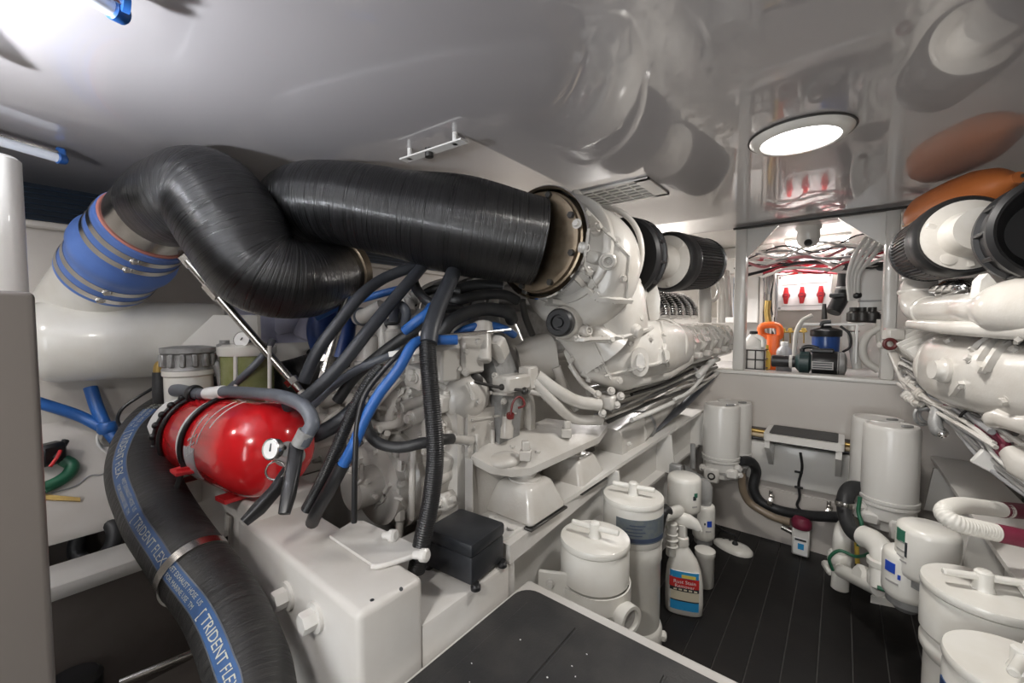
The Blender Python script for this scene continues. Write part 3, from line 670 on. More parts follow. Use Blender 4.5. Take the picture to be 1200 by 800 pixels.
obj('shift_bracket', MB().prism([D(455, 412, 1.06), D(500, 405, 1.05), D(535, 402, 1.07), D(536, 408, 1.07), D(500, 414, 1.05), D(456, 418, 1.06)], FW*.05), W2, gb)
obj('shift_rail', MB().cyl(D(485, 397, 1.05), D(570, 389, 1.15), .006, None, 10).cyl(D(570, 389, 1.15), D(598, 386, 1.2), .004, None, 8), STL, gb)
obj('clevis', MB().box(D(497, 399, 1.03), (.022, .022, .05), None, .004).hexb(D(500, 404, 1.03), UP, .012, .03).hexb(D(500, 412, 1.03), -UP, .01, .02), W2, gb)
obj('shift_lever', MB().tube([D(556, 447, 1.20), D(580, 453, 1.22), D(617, 458, 1.26)], .005, 8, sm=False).lathe(D(558, 446, 1.21), V((.9, -.5, 0)), [(.024, -.03), (.022, 0), (.012, .006)], 18).ell(D(588, 453.5, 1.23), .010).ell(D(615, 458, 1.26), .012), DMET, gb)
obj('dipstick', MB().tube([D(598, 487, 1.24), D(601, 472, 1.24), D(607, 465, 1.24), D(613, 468, 1.24), D(614, 475, 1.24), D(607, 478, 1.24)], .0035, 8).cyl(D(598, 489, 1.245), D(598, 485, 1.24), .012, None, 14), mat('dipstick_red', (.16, .02, .02), .4), gb)
obj('filler_neck', MB().lathe(D(593, 512, 1.28), UP, [(.022, 0), (.024, .03), (.018, .045), (.020, .06), (.020, .068)], 18), W2, gb)
obj('link_rod', MB().cyl(D(548, 448, 1.17), D(554, 462, 1.17), .005, None, 8).cyl(D(553, 460, 1.17), D(556, 468, 1.17), .008, None, 8), W2, gb)
for y0 in (.86, .93, 1.0):
    obj('side_rib', MB().span((-.85, y0, .56), (-.825, y0+.012, .80), .003), W2, gb)
# front face: round covers, pipes, castings
fy = lambda px, py: PY(px, py, GY)
def fcover(px, py, r, h, m=W2):
    p = fy(px, py); o = obj('round_cover', MB().lathe(p+V((0, .01, 0)), (0, -1, 0), [(r*1.1, 0), (r*1.1, h*.4+.01), (r, h*.55+.01), (r*.9, h+.01), (r*.3, h+.012)], 28), m, gb)
    for i in range(5):
        t = i*2*math.pi/5+.4; obj('bolt', MB().hexb(p+V((math.cos(t)*r*1.0, -h*.42, math.sin(t)*r*1.0)), (0, -1, 0), .007, .012), W2, gb)
fcover(470, 470, .085, .05); fcover(430, 545, .09, .04); fcover(518, 500, .04, .05); fcover(400, 470, .09, .05)
for px, py, r, L in ((346+120, 556, .026, .10), (445, 558, .020, .07), (506, 480, .022, .08), (497, 468, .018, .09), (447, 500, .03, .05), (524, 552, .024, .06), (480, 585, .02, .05)):
    p = fy(px, py); obj('spool', MB().cyl(p+V((0, .02, 0)), p+V((0, -L, -.012)), r, None, 20, .003).hexb(p+V((0, -L, -.012)), (0, -1, 0), r*.62, .014), W2, gb)
for pts, r in ((((472, 440), (462, 462), (448, 482), (436, 492)), .016), (((450, 492), (470, 494), (486, 490), (497, 472)), .014), (((442, 500), (452, 512), (464, 512), (476, 502)), .010),
               (((480, 520), (482, 560), (484, 590), (488, 640)), .012), (((396, 470), (420, 462), (444, 470)), .022), (((372, 500), (392, 486), (404, 494), (420, 520)), .020), (((500, 520), (505, 560), (498, 600)), .010)):
    obj('oil_pipe', MB().tube([fy(*p)+V((0, -.05-.02*(i % 2), 0)) for i, p in enumerate(pts)], r, 12), W2, gb)
obj('pipe_nut', MB().hexb(fy(481, 570)+V((0, -.06, 0)), (0, 0, 1), .017, .03, False).hexb(fy(487, 600)+V((0, -.06, 0)), (0, 0, 1), .017, .03, False), W2, gb)
obj('wiring_tag', MB().box(fy(492, 538)+V((0, -.075, 0)), (.018, .004, .035), None, .002), W1, gb)
obj('output_flange', MB().lathe((-1.14, GY-.06, .62), (0, 1, 0), [(.06, -.10), (.06, -.02), (.13, -.02), (.13, .02), (.16, .04), (.16, .07)], 36), W2, gb)
rr = random.Random(3)
for i in range(46):
    px, py = rr.uniform(372, 532), rr.uniform(430, 600)
    p = fy(px, py)
    if i % 3: obj('bolt', MB().hexb(p+V((0, -.004-rr.random()*.03, 0)), (rr.uniform(-.2, .2), -1, rr.uniform(-.1, .3)), rr.uniform(.008, .013), rr.uniform(.015, .04)), W2, gb)
    else: obj('casting_lug', MB().box(p+V((0, -.015, 0)), (rr.uniform(.03, .09), .06, rr.uniform(.02, .06)), Matrix.Rotation(rr.uniform(-.6, .6), 3, 'Y'), .007), W2, gb)
# --- engine foot plate over the two mounts
fp = part('foot_plate', MB().prism([D(552, 534, 1.18), D(566, 522, 1.24), D(640, 490, 1.50), D(712, 498, 1.56), D(702, 512, 1.46), D(640, 540, 1.235), D(622, 548, 1.20), D(600, 550, 1.175), D(575, 546, 1.165)], (0, 0, -.022)), W2)
obj('foot_web', MB().prism([PX(548, 538, -.84), PX(600, 552, -.80), PX(580, 590, -.81), PX(562, 608, -.82), PX(548, 606, -.84)], (.004, .02, 0)), W2, fp)
obj('foot_web', MB().prism([D(545, 536, 1.18), D(554, 540, 1.17), D(554, 606, 1.15), D(545, 606, 1.16)], FW*.06), W2, fp)
for i, (px, py, dd_) in enumerate(((616, 532, 1.21), (664, 506, 1.40))):
    p = D(px, py, dd_)
    obj('foot_nut', MB().box(p+V((0, 0, -.002)), (.034, .034, .030), Matrix.Rotation(.5, 3, 'Z'), .003).box(p+V((0, 0, .026)), (.022, .022, .028), Matrix.Rotation(.9, 3, 'Z'), .003), W2, fp)
obj('foot_hump', MB().ell(D(590, 534, 1.22)+V((0, 0, -.012)), (.05, .06, .022)), W2, fp)
# long flank pipes right of the gearbox
for pts, r in ((((628, 440, 1.34), (650, 456, 1.36), (676, 470, 1.40), (702, 474, 1.44)), .022), (((624, 446, 1.33), (648, 470, 1.36), (672, 490, 1.42), (704, 492, 1.48)), .018), (((620, 458, 1.32), (646, 466, 1.36), (664, 484, 1.42)), .009), (((652, 430, 1.45), (662, 458, 1.46), (676, 480, 1.46)), .016), (((646, 400, 1.5), (650, 430, 1.5), (664, 460, 1.5)), .02), (((640, 410, 1.46), (632, 430, 1.46), (640, 470, 1.45)), .010)):
    part('coolant_pipe', MB().tube([D(*p) for p in pts], r, 14), W2)
part('timing_case', MB().rbox([D(598, 425, 1.50), D(640, 418, 1.55)], [.10, .10], [.075, .09], 3, 24), W2)
part('filter_canister', MB().rbox([D(612, 440, 1.46), D(590, 390, 1.5), D(585, 370, 1.52)], [.05, .055, .04], [.05, .055, .04], 2.4, 22, up=(0, 1, 0)), W2)
part('turbo_drain', MB().tube([D(612, 352, 1.36), D(616, 372, 1.40), D(624, 392, 1.44)], .012, 10), DMET)
part('clamp_bracket', MB().box(D(616, 340, 1.33), (.02, .02, .03), None, .003), STL)
# ================================================================ HOSES OVER THE GEARBOX
HG = 'hoses and cables over the gearbox'
def hose(name, pts, r, m, label, cat='hose', corr=None, n=12, k=8):
    P = [D(*p) for p in pts]
    t = MB().tube(P, r, n, k, corr=corr)
    return solo(name, t, m, label, cat, ang=60 if not corr else 80)
hose('grey_hose', [(356, 447, 1.10), (372, 412, 1.10), (395, 380, 1.12), (422, 347, 1.16), (450, 326, 1.22), (488, 312, 1.27), (520, 306, 1.34)], .0165, GRY, 'uppermost grey hose running up beside the tie rod under the black exhaust')
hose('grey_hose', [(336, 476, 1.06), (360, 465, 1.05), (397, 430, 1.06), (432, 387, 1.10), (465, 347, 1.17), (495, 312, 1.25)], .0175, GRY, 'long grey hose slanting up from the red extinguisher to the black exhaust hose')
hose('grey_hose', [(366, 475, 1.14), (387, 455, 1.14), (417, 434, 1.14), (445, 421, 1.15), (470, 410, 1.17)], .012, GRYL, 'thinner pale grey hose running up behind the extinguisher hose')
hose('grey_hose', [(395, 470, 1.16), (417, 440, 1.16), (455, 408, 1.16), (490, 383, 1.17), (510, 358, 1.24), (520, 345, 1.32)], .016, RUB, 'dark hose crossing below the long grey hoses toward the vertical hose')
hose('black_hose', [(532, 318, 1.20), (526, 332, 1.14), (514, 358, 1.06), (505, 385, 1.00), (502, 402, .98)], .0215, GRY, 'thick grey hose dropping from the black exhaust hose into the shift bracket')
hose('corrugated_conduit', [(501, 398, .99), (502, 425, .975), (506, 470, .96), (510, 530, .95), (505, 585, .945), (496, 628, .94), (488, 668, .95)], .0185, BLK, 'thick black corrugated conduit hanging straight down in front of the gearbox', 'conduit', corr=(.0052, .0022), n=18, k=20)
hose('black_hose', [(600, 375, 1.34), (594, 366, 1.30), (568, 362, 1.26), (540, 370, 1.22), (520, 386, 1.20), (512, 410, 1.22)], .021, RUB, 'thick black hose arching right of the vertical grey hose')
hose('black_hose', [(606, 352, 1.40), (590, 345, 1.36), (560, 346, 1.32), (535, 352, 1.28), (512, 352, 1.32)], .017, RUB, 'black hose arching just under the black exhaust hose end')
hose('blue_hose', [(535, 392, 1.26), (548, 385, 1.24), (570, 381, 1.25), (590, 385, 1.29), (602, 392, 1.36)], .013, BLU, 'short blue hose arching below the black arching hoses')
hose('black_hose', [(482, 318, 1.30), (488, 338, 1.26), (500, 352, 1.22), (516, 360, 1.22), (540, 362, 1.3)], .015, RUB, 'black curved hose left of the vertical grey hose')
hose('blue_hose', [(372, 372, 1.36), (400, 358, 1.33), (440, 346, 1.30), (478, 336, 1.30)], .012, BLU, 'blue hose seen behind the steel tie rod under the exhaust')
hose('grey_hose', [(461, 377, 1.2), (463, 362, 1.2), (470, 358, 1.2), (476, 366, 1.2), (474, 382, 1.22)], .014, GRYL, 'short grey loop hose between the grey hoses')
hose('blue_hose', [(474, 388, 1.15), (486, 378, 1.14), (500, 367, 1.15), (506, 358, 1.22)], .014, BLU, 'short bright blue hose touching the vertical grey hose')
hose('blue_hose', [(536, 398, 1.02), (500, 399, 1.00), (484, 404, .97), (467, 432, .945), (444, 462, .93), (427, 492, .92), (415, 520, .915), (398, 552, .92)], .0125, BLU, 'bright blue hose falling across the front of the gearbox')
hose('hose_boot', [(402, 544, .92), (388, 570, .925), (372, 598, .95), (366, 612, .98)], .0155, BLK, 'black boot on the lower end of the bright blue hose', 'hose boot')
hose('corrugated_conduit', [(446, 430, .99), (432, 447, .97), (415, 478, .955), (394, 526, .945), (376, 566, .95), (360, 596, .97)], .0125, BLK, 'thin black corrugated conduit beside the bright blue hose', 'conduit', corr=(.0045, .0018), n=14, k=20)
hose('black_cable', [(486, 398, 1.0), (466, 416, .955), (447, 436, .94), (428, 462, .925), (419, 495, .91), (416, 545, .905), (415, 612, .91)], .0062, BLK, 'thin black cable falling straight down left of the corrugated conduit', 'cable')
hose('black_hose', [(428, 492, 1.06), (432, 506, 1.0), (444, 519, .98), (468, 524, .975), (495, 519, .98), (518, 515, 1.01), (530, 514, 1.06)], .0135, RUB, 'short black hose looping across behind the vertical conduit')
solo('hose_barb', MB().lathe(D(528, 514, 1.05), D(552, 516, 1.14)-D(528, 514, 1.05), [(.010, 0), (.014, .01), (.010, .012), (.013, .03), (.010, .032), (.014, .05), (.012, .075), (.014, .10)], 16), W2, 'pale barbed fitting on the gearbox flank holding the short black hose', 'fitting')
hose('black_hose', [(352, 512, 1.16), (372, 508, 1.16), (398, 494, 1.17), (424, 470, 1.2)], .022, GRY, 'dark thick hose passing right of the extinguisher hose')
hose('blue_hose', [(398, 300, 1.60), (390, 345, 1.56), (376, 385, 1.55), (385, 420, 1.56)], .05, mat('deep_blue_hose', (.014, .045, .20), .4, var=((.02, .08, .32), .5), scale=14), 'deep blue hose hanging behind the tie rod')
hose('blue_hose', [(408, 358, 1.45), (404, 390, 1.42), (398, 420, 1.4)], .035, MATS['deep_blue_hose'], 'deep blue hose just behind the grey hoses')
hose('black_hose', [(540, 342, 1.36), (512, 338, 1.36), (490, 350, 1.36), (468, 372, 1.3), (452, 380, 1.3)], .014, RUB, 'dark hose tangled under the middle of the black exhaust hose')
hose('black_hose', [(590, 336, 1.42), (560, 334, 1.42), (530, 342, 1.40), (508, 362, 1.34), (498, 384, 1.26)], .02, RUB, 'black hose highest of those under the exhaust hose end')
hose('grey_hose', [(372, 520, 1.2), (396, 512, 1.22), (420, 498, 1.2), (440, 470, 1.22), (468, 440, 1.22)], .018, W2, 'white painted pipe low behind the thick dark hose', 'pipe')
fg = thing('sensor_neck', 'white elbow neck with a pale hose end among the hoses', 'fitting', D(428, 372, 1.3))
obj('neck', MB().tube([D(420, 372, 1.36), D(432, 368, 1.32), D(448, 358, 1.30)], [.026, .024, .022], 18), W2, fg)
obj('neck_collar', MB().torus(D(424, 371, 1.345), D(432, 368, 1.32)-D(420, 372, 1.36), .026, .005, 24, 8), GRYL, fg)
fg = thing('hose_tee', 'white ribbed tee fitting between the grey hoses', 'fitting', D(478, 352, 1.26))
obj('tee_body', MB().cyl(D(466, 356, 1.26), D(492, 346, 1.3), .022, None, 20, .003).cyl(D(478, 352, 1.27), D(481, 366, 1.25), .018, None, 20, .003), W2, fg)
for q in (.2, .5, .8):
    obj('tee_rib', MB().torus(D(466, 356, 1.26).lerp(D(492, 346, 1.3), q), D(492, 346, 1.3)-D(466, 356, 1.26), .022, .004, 24, 8), W2, fg)
# engine top clutter behind the hoses
vb = thing('valve_cluster', 'white valve cluster on the gearbox top behind the hoses', 'valve', D(470, 400, 1.3))
for px, py, d, r, h in ((462, 396, 1.30, .03, .10), (486, 402, 1.30, .024, .08), (540, 385, 1.34, .03, .10), (560, 372, 1.36, .035, .05), (430, 402, 1.34, .035, .10), (448, 392, 1.36, .02, .12)):
    p = D(px, py, d); obj('valve_body', MB().lathe(p-V((0, 0, .08)), (0, 0, 1), [(r*1.2, 0), (r*1.2, .02), (r, .025), (r, h), (r*.7, h+.01), (r*.7, h+.02), (r*.3, h+.02)], 20), W2, vb)
# ================================================================ ENGINE MOUNTS
for i, (px, py, lab) in enumerate(((617, 594, 'white wedge shaped engine mount nearest the black box'), (668, 566, 'white wedge shaped engine mount behind the nearer one, under the foot plate'))):
    c = V((-.742, .985, .552)) if i == 0 else V((-.752, 1.285, .552))
    t = thing('engine_mount', lab, 'engine mount', c, 'engine mounts under the foot plate')
    obj('mount_base', MB().box(c+V((0, 0, .004)), (.19, .19, .008), None, .002), DMET, t)
    obj('rubber_wedge', MB().box(c+V((0, 0, .056)), (.195, .195, .096), None, .018, 3, .62), W2, t)
    obj('mount_neck', MB().lathe(c+V((0, 0, .10)), (0, 0, 1), [(.05, 0), (.05, .008), (.034, .012), (.038, .03), (.038, .05)], 28), W2, t)
# ================================================================ BLACK BOX ON THE LEDGE
zb = .520
A, B, C_ = PZ(549, 691, zb), PZ(503, 661, zb), PZ(588, 658, zb); Dd = B+C_-A
bt = thing('terminal_box', 'dark blue-black plastic box with lid on the white ledge', 'box', (A+Dd)/2-V((0, 0, .018)))
cc = (A+Dd)/2; ux = (C_-A); uy = (B-A); ex = ux.normalized(); ey = V((-ex.y, ex.x, 0)); RB = Matrix((ex, ey, V((0, 0, 1)))).transposed()
obj('box_body', MB().box(cc+V((0, 0, .034)), (ux.length, uy.length, .068), RB, .008, 2), BLK2, bt)
obj('box_lid', MB().box(cc+V((0, 0, .083)), (ux.length+.004, uy.length+.004, .034), RB, .009, 2), BLK2, bt)
for sx_, sy_ in ((-1, -1), (1, -1), (-1, 1), (1, 1)):
    p = cc+RB @ V((sx_*(ux.length/2-.012), sy_*(uy.length/2+.002), -.010))
    obj('foot', MB().lathe(p, (0, 0, 1), [(.012, 0), (.012, .008), (.008, .012), (.008, .016)], 16), BLK, bt)
# ================================================================ FIRE EXTINGUISHER
FC, BC = D(318, 527, 1.045), D(226, 503, 1.33); ea = (BC-FC).normalized(); EL = (BC-FC).length; ER = .122
ex_ = thing('fire_extinguisher', 'red fire extinguisher lying strapped on the white cross beam', 'fire extinguisher', (FC+BC)/2-V((0, 0, ER)))
eu = V((0, 0, 1)); eu = (eu-ea*eu.dot(ea)).normalized(); ev = ea.cross(eu)
if ev.dot(CAM-FC) < 0: ev = -ev
def S(s, t, r=ER): return FC+ea*s+(eu*math.cos(t)+ev*math.sin(t))*r       # t=0 top, +90 deg camera side
prof = [(.001, -.075), (.03, -.072), (.06, -.062), (.09, -.042), (.110, -.012), (ER-.003, .02), (ER, .045), (ER, EL-.03), (ER-.004, EL-.01), (.108, EL+.015), (.07, EL+.035), (.001, EL+.04)]
tank = obj('tank', MB().lathe(FC, ea, prof, 64), RED, ex_, ang=60)
def patch(s0, s1, t0, t1, r=ER+.0012, n=20):
    mb = MB(); R1, R2 = [], []
    vs = []
    for i in range(n+1):
        t = math.radians(t0+(t1-t0)*i/n); vs += [S(s0, t, r), S(s1, t, r), S(s1, t, r-.004), S(s0, t, r-.004)]
    return mb.loft([vs[i*4:i*4+4] for i in range(n+1)])
obj('white_label', patch(EL-.075, EL-.018, 12, 95), LABW, tank)
obj('white_label', patch(.215, .25, -30, 110), LABW, tank)
obj('data_label', patch(.13, .195, 82, 122), mat('grey_label', (.50, .50, .52), .4), tank)
ln = MB()
for i, (a0, a1) in enumerate(((8, 60), (12, 78), (40, 90))):
    s = .085+i*.035; P = [S(s, math.radians(a), ER+.0004) for a in range(a0, a1, 4)]; ln.tube(P, .0016, 6, 1)
for i in range(9): ln.tube([S(.135+(i % 3)*.016, math.radians(66+i*3), ER+.0004), S(.143+(i % 3)*.016, math.radians(66+i*3+3), ER+.0004)], .002, 6, 1)
obj('printed_line', ln, LABW, tank)
# valve, gauge, pull ring, levers, discharge hose
vc = FC-ea*.075
vv = obj('valve', MB().lathe(FC-ea*.06, -ea, [(.030, 0), (.030, .02), (.022, .024), (.022, .06), (.014, .064)], 24).cyl(vc-ea*.03, vc-ea*.03+eu*.035+ev*.045-RT*0, .012, None, 14), GMET, ex_)
gp = D(320, 526, .86); ga = (-FW*.9-RT*.25+UP*.15).normalized()
gg = obj('pressure_gauge', MB().lathe(gp, ga, [(.006, -.03), (.008, -.01), (.021, -.008), (.0225, 0), (.0225, .007), (.020, .009), (.019, .006), (.001, .006)], 28), STL, ex_)
obj('gauge_face', MB().lathe(gp+ga*.0045, ga, [(.0188, 0), (.0188, .0022), (.001, .0022)], 28), LABW, gg)
xg, yg, _ = basis(ga)
obj('gauge_needle', MB().prism([gp+ga*.0072+yg*.012-xg*.001, gp+ga*.0072+yg*.012+xg*.001, gp+ga*.0072-yg*.004+xg*.002, gp+ga*.0072-yg*.004-xg*.002], ga*.0008), PRTD, gg)
obj('pull_ring', MB().torus(D(323, 551, .87), -FW+RT*.25+UP*.3, .019, .0022, 30, 8), STL, ex_)
lv = [D(348, 520, .90), D(344, 548, .86), D(338, 580, .82), D(333, 602, .80)]
l1 = obj('lever', MB().rbox(lv, [.015, .014, .013, .010], [.008, .012, .013, .009], 4, 20), BLK, ex_)
l2 = [D(338, 548, .90), D(322, 575, .85), D(303, 596, .82), D(286, 612, .80)]
obj('carry_handle', MB().rbox(l2, [.010, .011, .012, .008], [.008, .012, .013, .009], 4, 20), BLK, ex_)
hs = [D(232, 462, 1.20), D(262, 459, 1.12), D(300, 461, 1.04), D(332, 465, .96), D(356, 476, .92), D(366, 494, .895), D(360, 508, .885), D(354, 520, .885)]
hh = obj('discharge_hose', MB().tube(hs, .0155, 18, 8), GRYL, ex_, ang=60)
obj('crimp_sleeve', MB().cyl(D(243, 461, 1.17), D(262, 459, 1.12), .0175, None, 20, .002), LABW, hh)
obj('crimp_sleeve', MB().cyl(D(360, 505, .885), D(350, 522, .885), .0185, .017, 20, .002), GMET, hh)
obj('hose_nozzle', MB().tube([D(236, 462, 1.19), D(222, 459, 1.22), D(206, 457, 1.26)], [.017, .017, .020], 16), GRYL, hh)
obj('grip_clip', MB().torus(D(228, 461, 1.205), D(222, 459, 1.22)-D(240, 462, 1.18), .020, .006, 24, 8, flat=2), BLK, hh)
# red foot brackets and rubber straps
def strap(s, beads, end_t, par):
    pts = [S(s, math.radians(t), ER+.006) for t in range(-100, end_t, 8)]
    lo = pts[-1]; dn = lo-V((0, 0, .095))+ev*.03
    st = obj('rubber_strap', MB().tube(pts+[lo.lerp(dn, .5), dn], .0062, 10, 3), BLK, par)
    if beads:
        for t in range(-30, end_t, 14): obj('strap_bead', MB().ell(S(s, math.radians(t), ER+.008), .0105, None, 12, 8), BLK, st)
    obj('strap_bead', MB().ell(dn, .012, None, 14, 8), BLK, st)
    return lo
lo1 = strap(.40, True, 112, ex_); strap(.36, False, 118, ex_); lo2 = strap(.205, False, 116, ex_)
for lo in (lo1, lo2):
    hk = lo-V((0, 0, .012))+ev*.0
    obj('red_hook', MB().prism([hk-ea*.035+ev*.026, hk+ea*.03+ev*.02, hk+ea*.045-ev*.03, hk-ea*.05-ev*.03], (0, 0, .007)).prism([hk-ea*.04-ev*.03, hk-ea*.015+ev*.018, hk-ea*.005+ev*.018, hk-ea*.02-ev*.03], (0, 0, .014)), REDP, ex_)
for s in (.12, .38):
    c = S(s, math.pi, ER); obj('cradle', MB().prism([c-ea*.03+ev*.075-V((0, 0, .0)), c+ea*.03+ev*.075, c+ea*.03-ev*.075, c-ea*.03-ev*.075], V((0, 0, .667-c.z))), REDP, ex_)
# ================================================================ BIG STRIPED HOSE
bh = thing('wet_exhaust_hose', 'thick black rubber hose with a printed blue stripe in the foreground', 'hose', D(290, 780, .8))
HP = [D(312, 900, .66), D(300, 845, .70), D(292, 785, .76), D(262, 712, .845), D(219, 652, .94), D(184, 598, 1.05), D(166, 548, 1.17), D(176, 508, 1.30), D(206, 482, 1.40), D(280, 456, 1.46), D(350, 440, 1.54), D(430, 410, 1.66)]
HRl = [.067, .067, .067, .068, .071, .075, .077, .077, .074, .071, .068, .066]
body = obj('hose_body', MB().tube(HP, HRl, 48, 14, uv=True), BIGH, bh, ang=70)
HC = catmull(HP, 14); HT, HX = frames(HC); HRs = lerp_list(HRl, len(HC)); cum = [0]
for i in range(1, len(HC)): cum.append(cum[-1]+(HC[i]-HC[i-1]).length)
def hose_at(s, t, off=.0012):      # s along, t angular offset from the stripe line (metres round the surface)
    s = max(0, min(cum[-1]-1e-4, s)); i = 0
    while cum[i+1] < s: i += 1
    f = (s-cum[i])/(cum[i+1]-cum[i]); c = HC[i].lerp(HC[i+1], f); T = HT[i].lerp(HT[i+1], f).normalized(); R = HRs[i]*(1-f)+HRs[i+1]*f
    n_ = (CAM-c); n_ = (n_-T*n_.dot(T)).normalized(); sd = T.cross(n_)
    q = min(1, max(0, (s-.25)/.5)); a = -.47-.06*q+t/R       # the stripe line drifts slowly round the hose
    return c+(n_*math.cos(a)+sd*math.sin(a))*(R+off)
sm_ = MB(); ns = 90; S_END = cum[8*14]*.92
sm_.loft([[hose_at(S_END*i/ns, t, o_) for t, o_ in ((-.0165, .001), (-.0055, .0014), (.0055, .0014), (.0165, .001), (.0165, -.003), (-.0165, -.003))] for i in range(ns+1)])
sp_ = obj('printed_stripe', sm_, STRP, bh, ang=60)
ed = MB()
for e_ in (-.0178, .0178): ed.loft([[hose_at(S_END*i/ns, e_-.0012, .0012), hose_at(S_END*i/ns, e_+.0012, .0012), hose_at(S_END*i/ns, e_, -.002)] for i in range(ns+1)])
obj('stripe_edge', ed, MATS['light_grey_hose'], bh)
TXT_DIR = -1
def on_hose(s0, dt): return lambda x, y: hose_at(s0+x*TXT_DIR, dt+y, .0022)
tx_ = MB()
for s0 in (.19, .545, .90):
    text_on(tx_, '[ TRIDENT FLEX', .026, on_hose(s0, 0))
    text_on(tx_, 'WET EXHAUST HOSE  US', .0125, on_hose(s0+.175, .0065))
    text_on(tx_, 'FOR MARINE USE  TM', .0125, on_hose(s0+.175, -.0075))
obj('hose_lettering', tx_, PRNT, sp_)
# steel hanger strap on the big hose
hi = cum[int(3.72*14)]
def around(s, a, off):
    i = 0
    while cum[i+1] < s: i += 1
    f = (s-cum[i])/(cum[i+1]-cum[i]); c = HC[i].lerp(HC[i+1], f); T = HT[i]; R = HRs[i]; n_ = (CAM-c); n_ = (n_-T*n_.dot(T)).normalized(); sd = T.cross(n_)
    if sd.dot(RT) < 0: sd = -sd
    return c+(n_*math.cos(a)+sd*math.sin(a))*(R+off)
hb = thing('hose_hanger', 'steel strap hanger around the thick black hose, bolted to the beam', 'hanger', around(hi, 0, 0))
rg = []
for i in range(26):
    a = -1.9+i*.125; rg.append([around(hi-.011, a, .001), around(hi+.011, a, .001), around(hi+.011, a, .005), around(hi-.011, a, .005)])
obj('strap', MB().loft(rg), STL, hb)
e1p = PY(266, 634, .366); e2p = PY(269, 602, .366)
obj('strap_arm', MB().prism([around(hi-.011, .95, .003), around(hi+.011, .95, .003), e1p+V((0, 0, .012)), e1p-V((0, 0, .012))], V((0, -.004, .002))).prism([e1p+V((-.016, 0, -.02)), e1p+V((.016, 0, -.02)), e2p+V((.016, 0, 0)), e2p+V((-.016, 0, 0))], (0, -.005, 0)), STL, hb)
# ================================================================ WALKWAY: STRAINERS, FILTERS, BOTTLE, STEP
def strainer(px, py, d, r, label, zt=None, lab=False, port=None, mount=None, tang=.5):
    c = D(px, py, d); zt = zt or c.z
    t = thing('sea_strainer', label, 'strainer', (c.x, c.y, 0))
    o = V((c.x, c.y, 0))
    prof = [(r*.80, 0), (r*.98, .004), (r*1.02, .012), (r*1.02, .085), (r*.98, .095), (r*.90, .10), (r*.90, zt-.185), (r*.93, zt-.18), (r*.985, zt-.168), (r*.985, zt-.150), (r*.93, zt-.140), (r*.93, zt-.132), (r*1.0, zt-.122), (r*1.0, zt-.038), (r*.97, zt-.030), (r*.97, zt-.022)]
    if lab: prof = [(r*.80, 0), (r*.98, .004), (r*1.02, .012), (r*1.02, .075), (r*.98, .085), (r*.93, .09), (r*.93, zt-.215), (r*.97, zt-.205), (r*.97, zt-.16), (r*.95, zt-.15), (r*1.0, zt-.14), (r*1.0, zt-.03), (r*.98, zt-.02)]
    obj('strainer_body', MB().lathe(o, (0, 0, 1), prof, 56), PVC, t, ang=30)
    obj('lid', MB().lathe(o+V((0, 0, zt-.020)), (0, 0, 1), [(r*.95, 0), (r*1.01, .002), (r*1.02, .006), (r*1.02, .016), (r*1.0, .020), (.001, .0205)], 56), PVC, t, ang=30)
    hd = obj('lid_handle', MB().lathe(o+V((0, 0, zt)), (0, 0, 1), [(.020, 0), (.016, .012), (.016, .040), (.012, .044), (.001, .045)], 20), PVC, t)
    hv = V((math.cos(tang), math.sin(tang), 0))*r*.72
    obj('cross_arm', MB().cyl(o+V((0, 0, zt+.028))-hv, o+V((0, 0, zt+.028))+hv, .0085, None, 14, .003), PVC, hd)
    for i in range(4):
        a = i*math.pi/2+.35; p = o+V((math.cos(a)*r*1.02, math.sin(a)*r*1.02, .045)); obj('foot_lug', MB().box(p, (.03, .03, .028), Matrix.Rotation(a, 3, 'Z'), .006), PVC, t)
    if port:
        p = PZ(*port, .14); dv = V((.95, -.30, 0)).normalized(); st = V((c.x, c.y, .30))
        pt = obj('port', MB().lathe(st, dv, [(.03, 0), (.030, r+.012), (.040, r+.016), (.040, r+.042), (.030, r+.042), (.028, r+.012), (.001, r+.012)], 28), PVC, t)
        obj('port_face', MB().lathe(st+dv*(r+.02), dv, [(.0285, 0), (.0285, .010), (.001, .010)], 24), GREYP, pt)
    return t, c, zt
s1, c1, z1 = strainer(697, 628, 1.25, .1025, 'white sea strainer with T handle between step box and label strainer', port=(742, 722), tang=.15)
for dz in (.30, .385):
    pass
cl_ = obj('wall_clamp', MB().lathe((c1.x, c1.y, .30), (0, 0, 1), [(.1035, 0), (.108, 0), (.108, .05), (.1035, .05)], 48, cap=False).box((c1.x-.075, c1.y-.105, .325), (.10, .012, .13), Matrix.Rotation(.5, 3, 'Z'), .004), PVC, s1)
for dz in (.295, .355):
    obj('bolt', MB().hexb((c1.x-.085, c1.y-.115, dz), (.45, -.9, 0), .010, .014), W1, cl_)
s2, c2, z2 = strainer(742, 579, 1.43, .1005, 'taller white sea strainer wearing a grey blue label, beside the spray bottle', lab=True, tang=.2)
def wrap(c, r, z0, z1, a0, a1, m, par, name='label', n=18):
    rg = []
    for i in range(n+1):
        a = a0+(a1-a0)*i/n; d = V((math.cos(a), math.sin(a), 0)); rg.append([c_ for c_ in (V((c.x, c.y, z0))+d*(r+.0016), V((c.x, c.y, z1))+d*(r+.0016), V((c.x, c.y, z1))+d*(r-.002), V((c.x, c.y, z0))+d*(r-.002))])
    return obj(name, MB().loft(rg), m, par)
def cam_ang(c): return math.atan2(-c.y, -c.x)
ca2 = cam_ang(c2)
lb2 = wrap(c2, .1005, z2-.125, z2-.045, ca2-.55, ca2+1.35, LABG, s2, 'rating_label')
